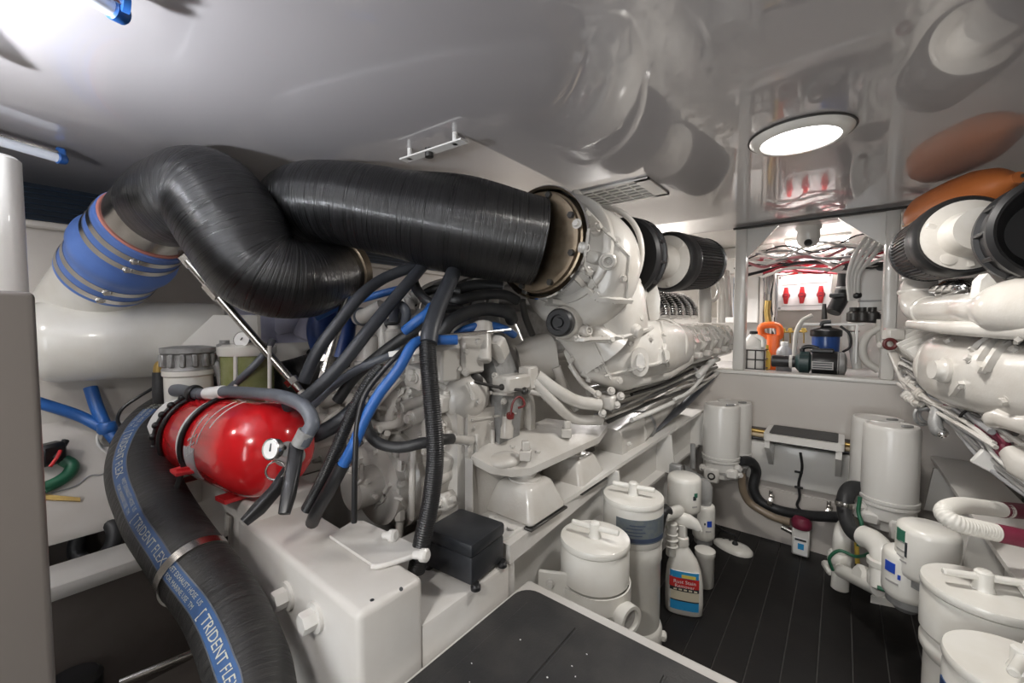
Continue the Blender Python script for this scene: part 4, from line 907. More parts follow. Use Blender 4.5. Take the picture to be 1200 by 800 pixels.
wrap(c2, .1012, z2-.120, z2-.107, ca2-.5, ca2+1.25, mat('label_dark_blue', (.05, .07, .12), .4), lb2, 'label_band')
for k in range(4): wrap(c2, .1012, z2-.098+k*.011, z2-.095+k*.011, ca2-.4+.1*k, ca2+.3+.1*(k % 2), MATS['label_dark_blue'], lb2, 'label_line')
s3, c3, z3 = strainer(1152, 690, .94, .102, 'white sea strainer with T handle, behind the one at the lower right corner', tang=.35)
s4, c4, z4 = strainer(1198, 786, .74, .100, 'white sea strainer cut off by the lower right corner', tang=1.2)
wrap(c4, .1005, z4-.20, z4-.06, cam_ang(c4)-1.3, cam_ang(c4)-.45, mat('label_navy', (.02, .05, .14), .4), s4, 'rating_label')
# spray bottle: flattened body, shoulders, neck, trigger head
bb = PZ(801, 714, 0); sb = thing('spray_bottle', 'white trigger spray bottle with red and blue label on the dark floor', 'spray bottle', bb)
bf = V((-bb.x, -bb.y, 0)).normalized(); bf = (bf+V((.10, 0, 0))).normalized(); bs = V((-bf.y, bf.x, 0));  # bf faces the camera, bs to its right
def bxyz(x, y, z): return bb+bs*x+bf*y+V((0, 0, z))
def ringb(x0, w_, dp, z, n=28, e=3.2):
    o = []
    for j in range(n):
        c, q = math.cos(2*math.pi*j/n), math.sin(2*math.pi*j/n)
        o.append(bxyz(x0+w_*math.copysign(abs(c)**(2/e), c), dp*math.copysign(abs(q)**(2/e), q), z))
    return o
sg_ = 1 if bs.dot(RT) > 0 else -1
hB = .385
prof_ = [(0, .062, .036, .0), (0, .068, .040, .006), (0, .069, .041, .05), (-.001, .068, .040, .12), (-.002, .062, .038, .17), (-.004, .050, .033, .205), (-.008, .034, .027, .235), (-.010, .022, .020, .255), (-.010, .0185, .0185, .262), (-.010, .0185, .0185, .275)]
obj('bottle_body', MB().loft([ringb(sg_*a, b_, c_, z) for a, b_, c_, z in prof_]), PVC, sb, ang=60)
obj('neck_collar', MB().lathe(bxyz(-sg_*.010, 0, .262), (0, 0, 1), [(.024, 0), (.025, .004), (.0235, .030), (.019, .034)], 28), PVC, sb)
hd = MB().rbox([bxyz(sg_*x, 0, z) for x, z in ((.050, .333), (.036, .348), (.010, .358), (-.020, .362), (-.055, .366), (-.066, .366))], [.016, .019, .020, .019, .015, .012], [.012, .020, .026, .024, .015, .012], 3, 24)
hd.rbox([bxyz(-sg_*.010, 0, .290), bxyz(-sg_*.012, 0, .345)], [.018, .022], [.018, .018], 2.6, 20)
obj('trigger_head', hd, PVC, sb, ang=60)
obj('head_rib', MB().tube([bxyz(sg_*x, .0, z) for x, z in ((.056, .325), (.044, .350), (.018, .374), (-.020, .384), (-.05, .382))], .007, 12), PVC, sb)
obj('trigger', MB().rbox([bxyz(-sg_*x, 0, z) for x, z in ((.040, .350), (.046, .335), (.055, .318), (.060, .300))], [.010, .011, .010, .009], [.006, .006, .006, .005], 3, 16), PVC, sb)
obj('nozzle', MB().cyl(bxyz(-sg_*.062, 0, .366), bxyz(-sg_*.082, 0, .366), .011, .010, 16, .002), PVC, sb)
def blabel(x0, x1, z0, z1, m, off=.0012, name='label'):
    n = 10; rg = []
    for i in range(n+1):
        x = x0+(x1-x0)*i/n
        def yy(x, z):
            w_, dp = (.0685, .0405) if z < .12 else (.066, .039); e = 3.2
            return dp*(max(0, 1-abs(x/w_)**e))**(1/e)
        rg.append([bxyz(sg_*x, yy(x, z0)+off, z0), bxyz(sg_*x, yy(x, z1)+off, z1), bxyz(sg_*x, yy(x, z1)-.003, z1), bxyz(sg_*x, yy(x, z0)-.003, z0)])
    return obj(name, MB().loft(rg), m, sb)
blabel(-.058, .050, .024, .175, LABW, .0008, 'front_label')
blabel(-.054, .048, .148, .174, LBLB, .0014, 'label_top'); blabel(-.056, .050, .112, .149, LBLR, .0014, 'label_band'); blabel(-.054, .050, .098, .112, PRTD, .0014, 'label_strip')
blabel(-.050, .050, .062, .098, LBLC, .0014, 'label_panel'); blabel(-.052, .050, .0585, .063, PRTD, .0016, 'label_strip'); blabel(-.052, .050, .024, .058, LBLB, .0014, 'label_foot')
bt_ = MB()
for s_, z, sz in (('Rust Stain', .136, .020), ('Remover', .119, .019)):
    text_on(bt_, s_, sz, lambda x, y, z=z: bxyz(sg_*x-.002, .0412+.0025, z+y))
obj('label_lettering', bt_, LABW, sb)
bt_ = MB()
for k in range(5): bt_.box(bxyz(-.035+k*.018, .0425, .105), (.012, .0012, .005), Matrix((bs, bf, V((0, 0, 1)))).transposed())
obj('label_pictures', bt_, LBLC, sb)
obj('label_flash', MB().box(bxyz(sg_*.012, .0425, .158), (.05, .0014, .012), Matrix((bs, bf, V((0, 0, 1)))).transposed(), .0), LBLY, sb)
# white cup behind the bottle
cpn = PZ(812, 690, 0); 
solo('pvc_end_cap', MB().lathe((cpn.x+.03, cpn.y+.06, 0), (0, 0, 1), [(.034, 0), (.038, .006), (.038, .13), (.041, .135), (.041, .155), (.03, .16)], 28), PVC, 'white capped pipe stub standing behind the spray bottle', 'pipe stub')
# pipework between strainer 2 and the bottle
solo('drain_hose', MB().tube([D(784, 598, 1.52), D(776, 604, 1.50), D(770, 640, 1.50), D(768, 690, 1.54)], .017, 14), RUB, 'black hose dropping beside the strainer with the label', 'hose')
sv = thing('strainer_valve', 'white threaded valve behind the spray bottle trigger', 'valve', D(783, 630, 1.56))
obj('valve_body', MB().cyl(D(777, 604, 1.5), D(796, 598, 1.62), .022, None, 18, .003).cyl(D(788, 612, 1.56), D(786, 650, 1.58), .018, None, 16, .003), PVC, sv)
for k in range(4): obj('thread_ring', MB().torus(D(787, 618+k*7, 1.57), UP, .02, .004, 20, 6), PVC, sv)
# ---------------- spin-on canisters by the left girder
def canister(px, py, d, r, h, label, marks=(), bowl=None, tilt=None):
    c = D(px, py, d); t = thing('fuel_filter', label, 'filter', (c.x, c.y, c.z-h))
    o = V((c.x, c.y, c.z-h))
    obj('canister', MB().lathe(o, (0, 0, 1), [(r*.86, 0), (r*.97, .008), (r, .02), (r, h-.02), (r*.95, h-.006), (r*.80, h), (.001, h)], 40), PVC, t, ang=50)
    obj('base_ring', MB().lathe(o+V((0, 0, -.03)), (0, 0, 1), [(r*.45, -.012), (r*.62, 0), (r*.80, .008), (r*.80, .034)], 28), GMET, t)
    a = cam_ang(c)
    for z0, z1, a0, a1, m in marks: wrap(V((c.x, c.y, 0)), r, o.z+z0*h, o.z+z1*h, a+a0, a+a1, m, t, 'printed_label', 8)
    return t, c
GRNL = mat('label_green', (.03, .16, .10), .4)
BLUL = mat('label_royal_blue', (.02, .07, .45), .4)
k1, kc1 = canister(802, 556, 1.72, .066, .15, 'white spin on filter hanging above the spray bottle', ((.45, .56, .55, .75, PRTD), (.52, .64, .62, .85, GRNL), (.25, .29, .5, .85, GREYP)))
k2, kc2 = canister(825, 590, 1.86, .047, .155, 'smaller white filter with a blue mark and clear bowl, right of the spin on filter', ((.45, .62, .30, .75, BLUL), (.50, .56, .05, .18, PRTD), (.30, .34, .2, .7, GREYP)))
obj('clear_bowl', MB().lathe((kc2.x, kc2.y, kc2.z), (0, 0, 1), [(.030, 0), (.034, .02), (.034, .085), (.025, .10), (.02, .11)], 24), CLR, k2)
obj('bowl_insert', MB().lathe((kc2.x, kc2.y, kc2.z+.01), (0, 0, 1), [(.018, 0), (.022, .03), (.012, .05), (.012, .08)], 16), GMET, k2)
obj('bracket', MB().box((kc1.x-.085, kc1.y, kc1.z-.17), (.14, .05, .03), None, .004).box((kc1.x-.05, kc1.y+.05, kc1.z-.06), (.05, .03, .16), None, .004), GMET, k1)
obj('bracket', MB().prism([D(803, 545, 1.95), D(830, 562, 1.95), D(831, 570, 1.95), D(803, 556, 1.95)], FW*.02).cyl(D(812, 548, 1.97), D(812, 520, 1.97), .012, None, 12), GMET, k2)
# ---------------- twin filter housings on the bulkhead corners
def twin(px, py, d, r, h, label, sgn):
    c = D(px, py, d); t = thing('twin_filter', label, 'filter', (c.x, c.y, c.z-h))
    off = V((sgn*.035, .115, .0))
    for k, q in enumerate((V((0, 0, 0)), off)):
        o = c+q; zt = c.z
        cn = obj('filter_can', MB().lathe((o.x, o.y, zt-h*.70), (0, 0, 1), [(r, 0), (r, h*.66), (r*.97, h*.685), (r*.93, h*.70), (r*.85, h*.70), (r*.84, h*.692), (.001, h*.692)], 44), W1, t)
        obj('clamp_ring', MB().lathe((o.x, o.y, zt-h*.77), (0, 0, 1), [(r*.97, 0), (r*1.05, .006), (r*1.05, h*.035), (r*1.0, h*.04), (r*1.0, h*.05), (r*1.06, h*.055), (r*1.06, h*.08), (r*1.0, h*.085)], 44), W1, cn)
        obj('lower_head', MB().lathe((o.x, o.y, zt-h), (0, 0, 1), [(r*.55, 0), (r*.75, .01), (r*.80, h*.10), (r*.96, h*.13), (r*.98, h*.24)], 36), W1, t)
        obj('lid_clip', MB().box((o.x+r*.5, o.y-r*.2, zt+.002), (.04, .012, .008), Matrix.Rotation(.6, 3, 'Z'), .002), GMET, cn)
    a = cam_ang(c); n_ = V((math.cos(a), math.sin(a), 0)); s_ = V((-n_.y, n_.x, 0))
    RB_ = Matrix((s_, n_, V((0, 0, 1)))).transposed()
    hb_ = obj('head_block', MB().box(c+n_*r*.75+s_*(-.04)*sgn-V((0, 0, h*.93)), (.07, .05, .075), RB_, .008).box(c+n_*r*.6+s_*.05*sgn-V((0, 0, h*.88)), (.06, .06, .05), RB_, .01), W1, t)
    obj('port_hole', MB().lathe(c+n_*(r*.75+.0245)+s_*(-.04)*sgn-V((0, 0, h*.93)), n_, [(.018, 0), (.018, .004), (.012, .004), (.010, -.002), (.001, -.002)], 20), DMET, hb_)
    for k, (a_, z_) in enumerate(((.075, .80), (.08, .88), (-.085, .86))):
        obj('plug', MB().hexb(c+n_*r*.62+s_*a_*sgn-V((0, 0, h*z_)), n_+s_*sgn*.8, .013, .022), W1, hb_)
    return t, c
t1_, tc1 = twin(846, 473, 2.12, .085, .385, 'white twin filter housing at the left end of the pump bulkhead', 1)
t2_, tc2 = twin(1045, 497, 1.62, .087, .42, 'white twin filter housing at the right end of the pump bulkhead', -1)
# ---------------- step on the bulkhead
sz = .598
q = [PZ(*p, sz) for p in ((905, 495), (986, 509), (990, 522), (893, 507))]
ycl = YB-.012
X0, X1 = q[3].x+.005, q[2].x-.0; Yn = (q[3].y+q[2].y)/2
fs = thing('fold_step', 'small white step with black grip top fixed to the bulkhead', 'step', ((X0+X1)/2, Yn, sz-.2))
obj('step_top', MB().prism([(p[0], p[1], sz-.032) for p in rrect(X0, Yn, X1, ycl, .02, 0)], (0, 0, .032)), W1, fs)
obj('grip_mat', MB().prism([(p[0], p[1], sz) for p in rrect(X0+.022, Yn+.022, X1-.022, ycl-.01, .012, 0)], (0, 0, .004)), MATM, fs)
for xx in (X0+.005, X1-.03):
    obj('leg', MB().prism([(xx, Yn+.01, sz-.03), (xx, ycl, sz-.03), (xx, ycl, sz-.20), (xx, ycl-.03, sz-.20), (xx, Yn+.045, sz-.09), (xx, Yn+.01, sz-.07)], (.022, 0, 0)), W1, fs)
# ---------------- bulkhead ledge, pipes and hoses
lp_ = thing('bulkhead_ledge', 'ledge with a strip coloured dark as shade and yellowish pipes across the bulkhead behind the step', 'ledge', (-.2, YB, .5))
obj('gap_shade_strip', MB().span((-.55, YB-.006, .515), (.12, YB, .575)), DKB, lp_)  # flat strip, no recess: shade of the gap put into its colour
for dz, r, m in ((.560, .010, BRS), (.540, .012, mat('tan_pipe', (.50, .40, .26), .4)), (.522, .008, BLK)):
    obj('pipe', MB().tube([(-.53, YB-.02, dz), (-.2, YB-.02, dz-.004), (.10, YB-.02, dz-.008)], r, 10), m, lp_)
obj('lower_panel', MB().span((-.38, YB-.035, .30), (.06, YB-.004, .505), .012, 2), W1, lp_)
obj('bilge_slope', MB().prism([(-.66, YB-.035, 0), (-.66, YB-.001, 0), (-.66, YB-.001, .26), (-.66, YB-.012, .26)], (.80, 0, 0)), BULK, lp_)
YH = YB-.07
hy = lambda px, py, y=YH: PY(px, py, y)
def bhose(name, pts, r, m, label, y=YH, cat='hose', dy=None, n=14):
    return solo(name, MB().tube([hy(p[0], p[1], y-(p[2] if len(p) > 2 else 0)) for p in pts], r, n, 8), m, label, cat, ang=60)
bhose('drain_hose', [(868, 540, .12), (880, 541, .06), (886, 552), (883, 572), (892, 588), (915, 598), (950, 604, .04), (985, 606, .10), (1006, 610, .15)], .024, RUB, 'long black hose sweeping across the bulkhead foot between the twin filters', YB-.05)
bhose('drain_hose', [(869, 556, .16), (871, 575, .14), (880, 590, .12), (905, 605, .13), (926, 612, .14)], .018, mat('tan_hose', (.22, .17, .12), .35), 'brownish hose under the black hose on the bulkhead foot', YB-.03)
hcl = 0
for px, py, lab in ((903, 584, 'steel hose clip left on the long black hose'), (971, 597, 'steel hose clip right on the long black hose')):
    p = hy(px, py+2, YB-.08); solo('hose_clip', MB().torus(p, (1, 0, -.25), .027, .004, 24, 6, flat=3).box(p+V((0, 0, .035)), (.016, .006, .03), None, .002), STL, lab, 'clip')
wv = thing('cable_run', 'thin black cable clipped vertically below the step', 'cable', hy(937, 590, YB-.04))
obj('cable', MB().tube([hy(*p, YB-.042) for p in ((938, 530), (940, 548), (936, 566), (937, 582), (934, 592), (942, 600), (953, 601))], .006, 8), BLK, wv)
for py in (553, 571): obj('cable_clip', MB().box(hy(936, py, YB-.045), (.035, .012, .010), None, .002), BLK, wv)
pp_ = PZ(938, 646, 0.02)
pm = thing('bilge_pump_switch', 'bilge switch with dark red cap and white label at the bulkhead foot', 'switch', (pp_.x, pp_.y, 0))
pz_ = V((pp_.x, pp_.y+.01, 0))
obj('switch_body', MB().box(pz_+V((0, 0, .07)), (.07, .06, .13), None, .006), W1, pm)
obj('switch_cap', MB().lathe(pz_+V((0, 0, .135)), (0, 0, 1), [(.038, 0), (.042, .006), (.042, .03), (.030, .05), (.001, .055)], 24), MAR, pm)
obj('white_label', MB().box(pz_+V((0, -.031, .055)), (.056, .003, .08), None), LABW, pm); obj('label_mark', MB().box(pz_+V((.002, -.0335, .055)), (.024, .002, .028), None), LBLB, pm); obj('label_text', MB().box(pz_+V((0, -.0335, .086)), (.045, .002, .008), None), PRTD, pm)
obj('hose_tail', MB().cyl(pz_+V((-.03, 0, .10)), pz_+V((-.08, 0, .115)), .014, None, 14), STL, pm)
# white float switch plate on the floor
fpz = PZ(858, 643, 0)
a0_ = PZ(836, 634, 0); a1_ = PZ(882, 652, 0); dv = (a1_-a0_).normalized(); nv = V((-dv.y, dv.x, 0)); Lf = (a1_-a0_).length
fl2 = thing('floor_light', 'white teardrop shaped fitting lying on the dark floor with a black cable', 'fitting', (fpz.x, fpz.y, 0))
ol = []
for j in range(28):
    t = 2*math.pi*j/28; ol.append((a0_+a1_)/2+dv*math.cos(t)*Lf*.5+nv*math.sin(t)*.055*(1+.25*math.cos(t)))
cx0 = sum((p for p in ol), V())/len(ol)
obj('shell', MB().loft([[V((p.x, p.y, 0)) for p in ol], [V((p.x, p.y, .010)) for p in ol], [cx0.lerp(p, .85)+V((0, 0, .022)) for p in ol], [cx0.lerp(p, .4)+V((0, 0, .028)) for p in ol]]), PVC, fl2, ang=60)
obj('cable', MB().tube([cx0+dv*.01+V((0, 0, .025)), cx0+nv*.04+V((0, 0, .05)), PZ(848, 622, .05), PZ(836, 614, .03), PZ(822, 618, .01)], .006, 10), BLK, fl2)
obj('cable_gland', MB().lathe(cx0+dv*.012+V((0, 0, .022)), (0, 0, 1), [(.014, 0), (.014, .012), (.008, .02)], 14), BLK, fl2)
for k in (-.05, -.02): obj('screw', MB().lathe(cx0+dv*k+nv*.02+V((0, 0, .026)), (0, 0, 1), [(.007, 0), (.007, .003)], 12), DMET, fl2)
# ---------------- right aisle pipework: pvc elbows, valve, hoses
vx = thing('seacock', 'white plastic seacock with a yellow handle on the right of the dark floor', 'valve', PZ(988, 672, 0))
obj('valve_body', MB().cyl(D(984, 690, 1.66), D(986, 640, 1.66), .030, .026, 20, .004).lathe(D(985, 655, 1.66), UP, [(.038, -.02), (.044, -.01), (.044, .02), (.036, .03)], 8), PVC, vx)
obj('elbow', MB().tube([D(986, 645, 1.66), D(987, 628, 1.66), D(990, 618, 1.70), D(998, 612, 1.78)], .030, 18), PVC, vx)
obj('base_flange', MB().box(D(986, 668, 1.70), (.12, .08, .03), Matrix.Rotation(.3, 3, 'Z'), .008), PVC, vx)
obj('handle', MB().tube([D(1005, 660, 1.58), D(1004, 640, 1.58), D(1003.5, 626, 1.58)], .008, 10), YEL, vx)
obj('union_nut', MB().lathe(D(1014, 676, 1.50), RT*.9-UP*.3-FW*.2, [(.028, -.03), (.04, -.02), (.04, .012), (.030, .02)], 8), PVC, vx)
obj('cross_pipe', MB().cyl(D(985, 668, 1.62), D(1030, 690, 1.42), .026, None, 18, .003), PVC, vx)
ve = thing('pvc_elbow', 'fat white plastic elbow pipe left of the blue marked filter', 'pipe', PZ(1040, 700, 0))
obj('elbow', MB().tube([D(1012, 628, 1.50), D(1024, 634, 1.46), D(1034, 646, 1.42), D(1036, 660, 1.40), D(1036, 690, 1.38)], .038, 24), PVC, ve)
obj('elbow_collar', MB().lathe(D(1036, 664, 1.40), UP, [(.040, -.07), (.045, -.065), (.045, -.03), (.040, -.02), (.040, 0), (.046, .004), (.046, .022), (.040, .026)], 28), PVC, ve)
obj('base_plate', MB().prism([PZ(*p, .0) for p in ((1020, 706), (1060, 714), (1078, 706), (1040, 690))], (0, 0, .03)), PVC, ve)
bk_ = D(1000, 575, 1.72)
rh = solo('drain_hose', MB().tube([D(1012, 572, 1.70), D(998, 572, 1.70), D(991, 582, 1.68), D(990, 602, 1.64), D(998, 622, 1.58), D(1012, 632, 1.52)], [.026, .029, .029, .025, .025, .025], 22, 10), RUB, 'fat black elbow hose coming out of the right twin filter', 'hose')
solo('hose_clip', MB().torus(D(990, 590, 1.66), UP, .030, .004, 28, 6, flat=3).box(D(984, 590, 1.62), (.02, .014, .014), None, .002), STL, 'steel clip on the fat black elbow hose', 'clip')
solo('ground_wire', MB().tube([D(1008, 582, 1.58), D(1006, 600, 1.58), D(1010, 616, 1.56), D(1006, 640, 1.55)], .007, 10), GRN, 'green wire loop hanging behind the fat black elbow hose', 'wire')
solo('ground_wire', MB().tube([D(976, 668, 1.60), D(972, 654, 1.60), D(984, 645, 1.58), D(1004, 652, 1.54), D(1024, 646, 1.45), D(1026, 640, 1.45)], .006, 10), GRN, 'green wire wound round the white seacock', 'wire')
solo('ground_wire', MB().tube([D(1028, 688, 1.36), D(1044, 693, 1.34), D(1062, 694, 1.33), D(1074, 700, 1.33)], .007, 10), GRN, 'green wire lying in front of the fat white elbow', 'wire')
k3, kc3 = canister(1088, 616, 1.20, .070, .155, 'large white spin on filter with green mark, right of the pipework', ((.66, .90, -1.15, -.72, GRNL), (.42, .70, -.70, -.62, PRTD), (.30, .33, -1.1, -.62, GREYP), (.5, .52, -1.1, -.72, GREYP), (.38, .40, -1.1, -.72, GREYP), (.66, .69, -.95, -.62, GREYP)))
k4, kc4 = canister(1064, 645, 1.24, .058, .14, 'white filter with a royal blue mark below the larger spin on filter', ((.56, .78, -.95, -.45, BLUL), (.48, .58, -.34, -.22, BLUL), (.34, .38, -.9, -.3, GREYP)))
obj('bracket', MB().box((kc3.x+.05, kc3.y+.05, kc3.z-.16), (.16, .06, .04), None, .004), GMET, k3)
# white corrugated hose with maroon sleeves
cw = thing('corrugated_hose', 'white corrugated hose loop with maroon sleeves on the right girder', 'hose', D(1120, 600, 1.05))
cwp = [D(1180, 598, 1.12), D(1150, 594, 1.10), D(1126, 592, 1.06), D(1110, 596, 1.02), D(1108, 604, 1.0), D(1122, 613, .98), D(1150, 620, .97), D(1172, 625, .965)]
obj('hose_run', MB().tube(cwp, .019, 18, 14, corr=(.006, .0016)), CORK, cw, ang=80)
obj('sleeve', MB().tube([D(1172, 597, 1.115), D(1200, 599, 1.14), D(1260, 606, 1.15)], .021, 16), MAR, cw)
obj('sleeve', MB().tube([D(1168, 624, .966), D(1200, 631, .955), D(1270, 650, .95)], .021, 16), MAR, cw)
# ================================================================ RIGHT ENGINE
er = thing('diesel_engine', 'white marine diesel engine on the right girder under the orange fender', 'engine', (.8, 1.6, .5))
def rp(name, mb, m=W2, parent=None, ang=38): return obj(name, mb, m, parent or er, ang)
rp('crankcase', MB().span((.50, .55, .60), (1.15, 2.32, 1.0), .03)); rp('sump', MB().span((.52, .6, .42), (1.0, 2.3, .62), .03))
rm = rp('front_manifold', MB().rbox([D(1112, 424, 1.36), D(1120, 428, 1.32), D(1135, 433, 1.25), D(1160, 440, 1.15), D(1215, 448, 1.00), D(1300, 456, .84)], [.078, .10, .112, .113, .113, .113], [.075, .10, .106, .106, .105, .105], 2.7, 32), ang=70)
obj('seam_lip', MB().torus(D(1126, 430, 1.29), D(1160, 440, 1.15)-D(1112, 424, 1.36), .106, .007, 40, 8, flat=2), W2, rm)
obj('boss', MB().rbox([D(1104, 428, 1.30), D(1097, 428, 1.33)], [.04, .03], [.045, .035], 2.4, 22), W2, rm)
obj('lifting_slot', MB().rbox([D(1157, 419, 1.10), D(1154, 417, 1.06)], [.036, .030], [.058, .05], 2.2, 24, up=(.3, .3, .9)), W2, rm)
for px, py, d in ((1122, 444, 1.22), (1146, 409, 1.12), (1186, 430, .98)):
    obj('rib', MB().box(D(px, py, d), (.05, .012, .012), Matrix.Rotation(.7, 3, 'Y'), .003), W2, rm)
# far rocker lids
a_, b_ = D(1058, 396, 1.74), D(1098, 415, 1.36); rdv = b_-a_
for i in range(6):
    c = a_+rdv*((i+.5)/6)
    lid = rp('rocker_cover', MB().box(c+V((.05, 0, -.01)), (.15, .05, .11), Matrix.Rotation(-.5, 3, 'Y'), .01))
    obj('cover_fin', MB().box(c+V((.02, .0, .02)), (.16, .012, .08), Matrix.Rotation(-.6, 3, 'Y'), .004), W2, lid)
    obj('bolt', MB().hexb(c+V((-.03, .02, -.02)), (-.8, 0, .4), .009, .014), W2, lid)
# coolant crossover pipe above the manifold, fattening towards the camera
cp_ = rp('coolant_pipe', MB().tube([D(1078, 330, 1.44), D(1074, 346, 1.42), D(1078, 360, 1.38), D(1092, 364, 1.32), D(1130, 362, 1.16), D(1160, 362, 1.04), D(1200, 362, .94), D(1290, 366, .8)], [.046, .046, .046, .042, .044, .050, .072, .075], 28, 10), ang=70)
obj('hose_band', MB().torus(D(1088, 364, 1.34), D(1130, 362, 1.16)-D(1078, 360, 1.38), .044, .005, 28, 8, flat=2), W2, cp_)
obj('hose_band', MB().torus(D(1075, 342, 1.42), UP, .047, .006, 28, 8, flat=1.5), W2, cp_)
obj('hose_band', MB().torus(D(1079, 326, 1.44), UP, .048, .006, 28, 8, flat=1.5), W2, cp_)
rp('support_ledge', MB().rbox([D(1084, 380, 1.36), D(1130, 384, 1.14), D(1200, 386, .95), D(1280, 388, .8)], [.05, .05, .06, .06], [.016, .02, .024, .025], 4, 20))
rp('upper_pipe', MB().tube([D(1140, 384, 1.3), D(1180, 392, 1.12), D(1240, 400, .95)], .03, 14), GREYP)
for i in range(3):
    rp('bellows', MB().tube([D(1100+i*9, 344, 1.34-i*.05), D(1110+i*9, 338, 1.36-i*.05), D(1120+i*9, 336, 1.42-i*.05)], .026, 14, 8, corr=(.012, .004)), CHR)
rp('web_plate', MB().prism([D(1146, 352, 1.03), D(1150, 328, 1.03), D(1158, 320, 1.03), D(1180, 345, 1.0), D(1186, 352, 1.0)], FW*.02))
# air filter and compressor ring
RC = D(1128, 277, 1.16); rax = V((-.20, .98, -.03)).normalized()
air_filter(RC, rax, .112, .235, er, MATS['engine_white'])
KC = D(1240, 268, .92); kx = V((-.10, 1, 0)).normalized()
kr = rp('compressor_ring', MB().lathe(KC, kx, [(.075, .02), (.100, -.02), (.108, -.05), (.114, -.052), (.124, -.044), (.124, -.030), (.115, -.024), (.115, .026), (.124, .030), (.124, .044), (.114, .050), (.08, .05), (.001, .03)], 64), BLK)
x_, y_, _ = basis(kx)
for i in range(12):
    t = i*math.pi/6; dv = x_*math.cos(t)+y_*math.sin(t)
    obj('rib', MB().box(KC+dv*.117+kx*.001, (.014, .010, .058), Matrix((dv, kx.cross(dv), kx)).transposed(), .002), BLK, kr)
# rails, looms and cables on the inner flank
for k, (a, b, r, m) in enumerate((((1076, 420, 1.46), (1196, 500, .98), .010, GREYP), ((1072, 424, 1.46), (1190, 508, .98), .007, DMET), ((1068, 430, 1.48), (1170, 500, 1.05), .013, W2), ((1062, 440, 1.5), (1150, 505, 1.1), .009, GMET), ((1080, 432, 1.4), (1200, 522, .97), .008, W2))):
    A, B = D(*a), D(*b); rp('fuel_rail', MB().tube([A, A.lerp(B, .4)+V((0, 0, -.01)), B], r, 10), m)
rp('sensor_pipe', MB().tube([D(1046, 414, 1.62), D(1054, 432, 1.56), D(1064, 452, 1.5), D(1072, 464, 1.44)], .015, 14), W2)
rp('red_seal', MB().torus(D(1043, 403, 1.60), FW*.8+RT*.3, .018, .007, 24, 10), mat('dark_red_seal', (.10, .02, .02), .4))
rp('seal_bracket', MB().box(D(1047, 392, 1.62), (.06, .05, .05), Matrix.Rotation(.4, 3, 'Z'), .008).hexb(D(1036, 404, 1.62), -RT, .012, .02))
for px, py, d in ((1066, 465, 1.44), (1074, 470, 1.4), (1080, 462, 1.38), (1090, 452, 1.34), (1084, 438, 1.38), (1070, 446, 1.46), (1062, 432, 1.52)):
    rp('clamp_block', MB().box(D(px, py, d), (.045, .035, .03), Matrix.Rotation(.6, 3, 'Y'), .005).hexb(D(px-3, py+2, d-.02), -FW, .009, .02))
rp('sender', MB().tube([D(1102, 470, 1.3), D(1098, 484, 1.28), D(1096, 496, 1.27), D(1100, 506, 1.26), D(1106, 503, 1.25)], .017, 14), GMET)
rp('sender_ball', MB().ell(D(1104, 508, 1.25), .014), CHR)
rp('lever_casting', MB().rbox([D(1164, 492, 1.02), D(1180, 490, .98), D(1196, 496, .95), D(1220, 500, .9)], [.02, .028, .024, .028], [.02, .025, .022, .028], 2.6, 20))
rp('lower_bracket', MB().rbox([D(1185, 528, .98), D(1200, 545, .95), D(1230, 560, .9)], [.02, .03, .03], [.02, .03, .03], 3, 20))
lm = thing('wiring_loom', 'bundle of grey, white and maroon cables hanging along the right engine flank', 'cables', D(1150, 520, 1.1))
lp = [((1106, 478, 1.26), (1124, 474, 1.22), (1146, 490, 1.14), (1168, 524, 1.05), (1200, 552, .97), (1260, 600, .9)), ((1108, 484, 1.26), (1128, 480, 1.20), (1148, 500, 1.12), (1166, 532, 1.04), (1200, 562, .97), (1255, 610, .9)),
      ((1112, 476, 1.26), (1134, 480, 1.2), (1158, 502, 1.1), (1182, 540, 1.02), (1210, 560, .96)), ((1116, 490, 1.24), (1122, 504, 1.22), (1134, 518, 1.18), (1152, 528, 1.12), (1164, 538, 1.08)),
      ((1090, 462, 1.34), (1100, 478, 1.3), (1112, 486, 1.26), (1130, 488, 1.2)), ((1078, 480, 1.38), (1090, 478, 1.34), (1104, 470, 1.3), (1120, 472, 1.24)), ((1098, 454, 1.34), (1118, 466, 1.26), (1146, 484, 1.16), (1170, 506, 1.06)),
      ((1150, 498, 1.1), (1172, 516, 1.04), (1190, 545, .99), (1215, 560, .94))]
for i, p in enumerate(lp):
    m = (MAR, WIRW, WIRG, WIRW, WIRG, WIRG, WIRG, MAR)[i]
    obj('cable', MB().tube([D(*q) for q in p], (.012, .0075, .008, .007, .009, .006, .007, .014)[i], 10), m, lm)
obj('cable_tie', MB().torus(D(1142, 489, 1.15), D(1168, 524, 1.05)-D(1124, 474, 1.22), .028, .004, 24, 6), BLK, lm)
obj('cable_clip', MB().box(D(1158, 540, 1.08), (.05, .02, .045), Matrix.Rotation(.5, 3, 'Y'), .003), WIRW, lm)
wb = D(1082, 487, 1.40)
solo('wire_coil', MB().torus(wb, -FW, .03, .006, 24, 6).torus(wb+RT*.01, -FW+UP*.3, .022, .005, 24, 6), GMET, 'small coil of dark wire under the far end of the right engine', 'cable')
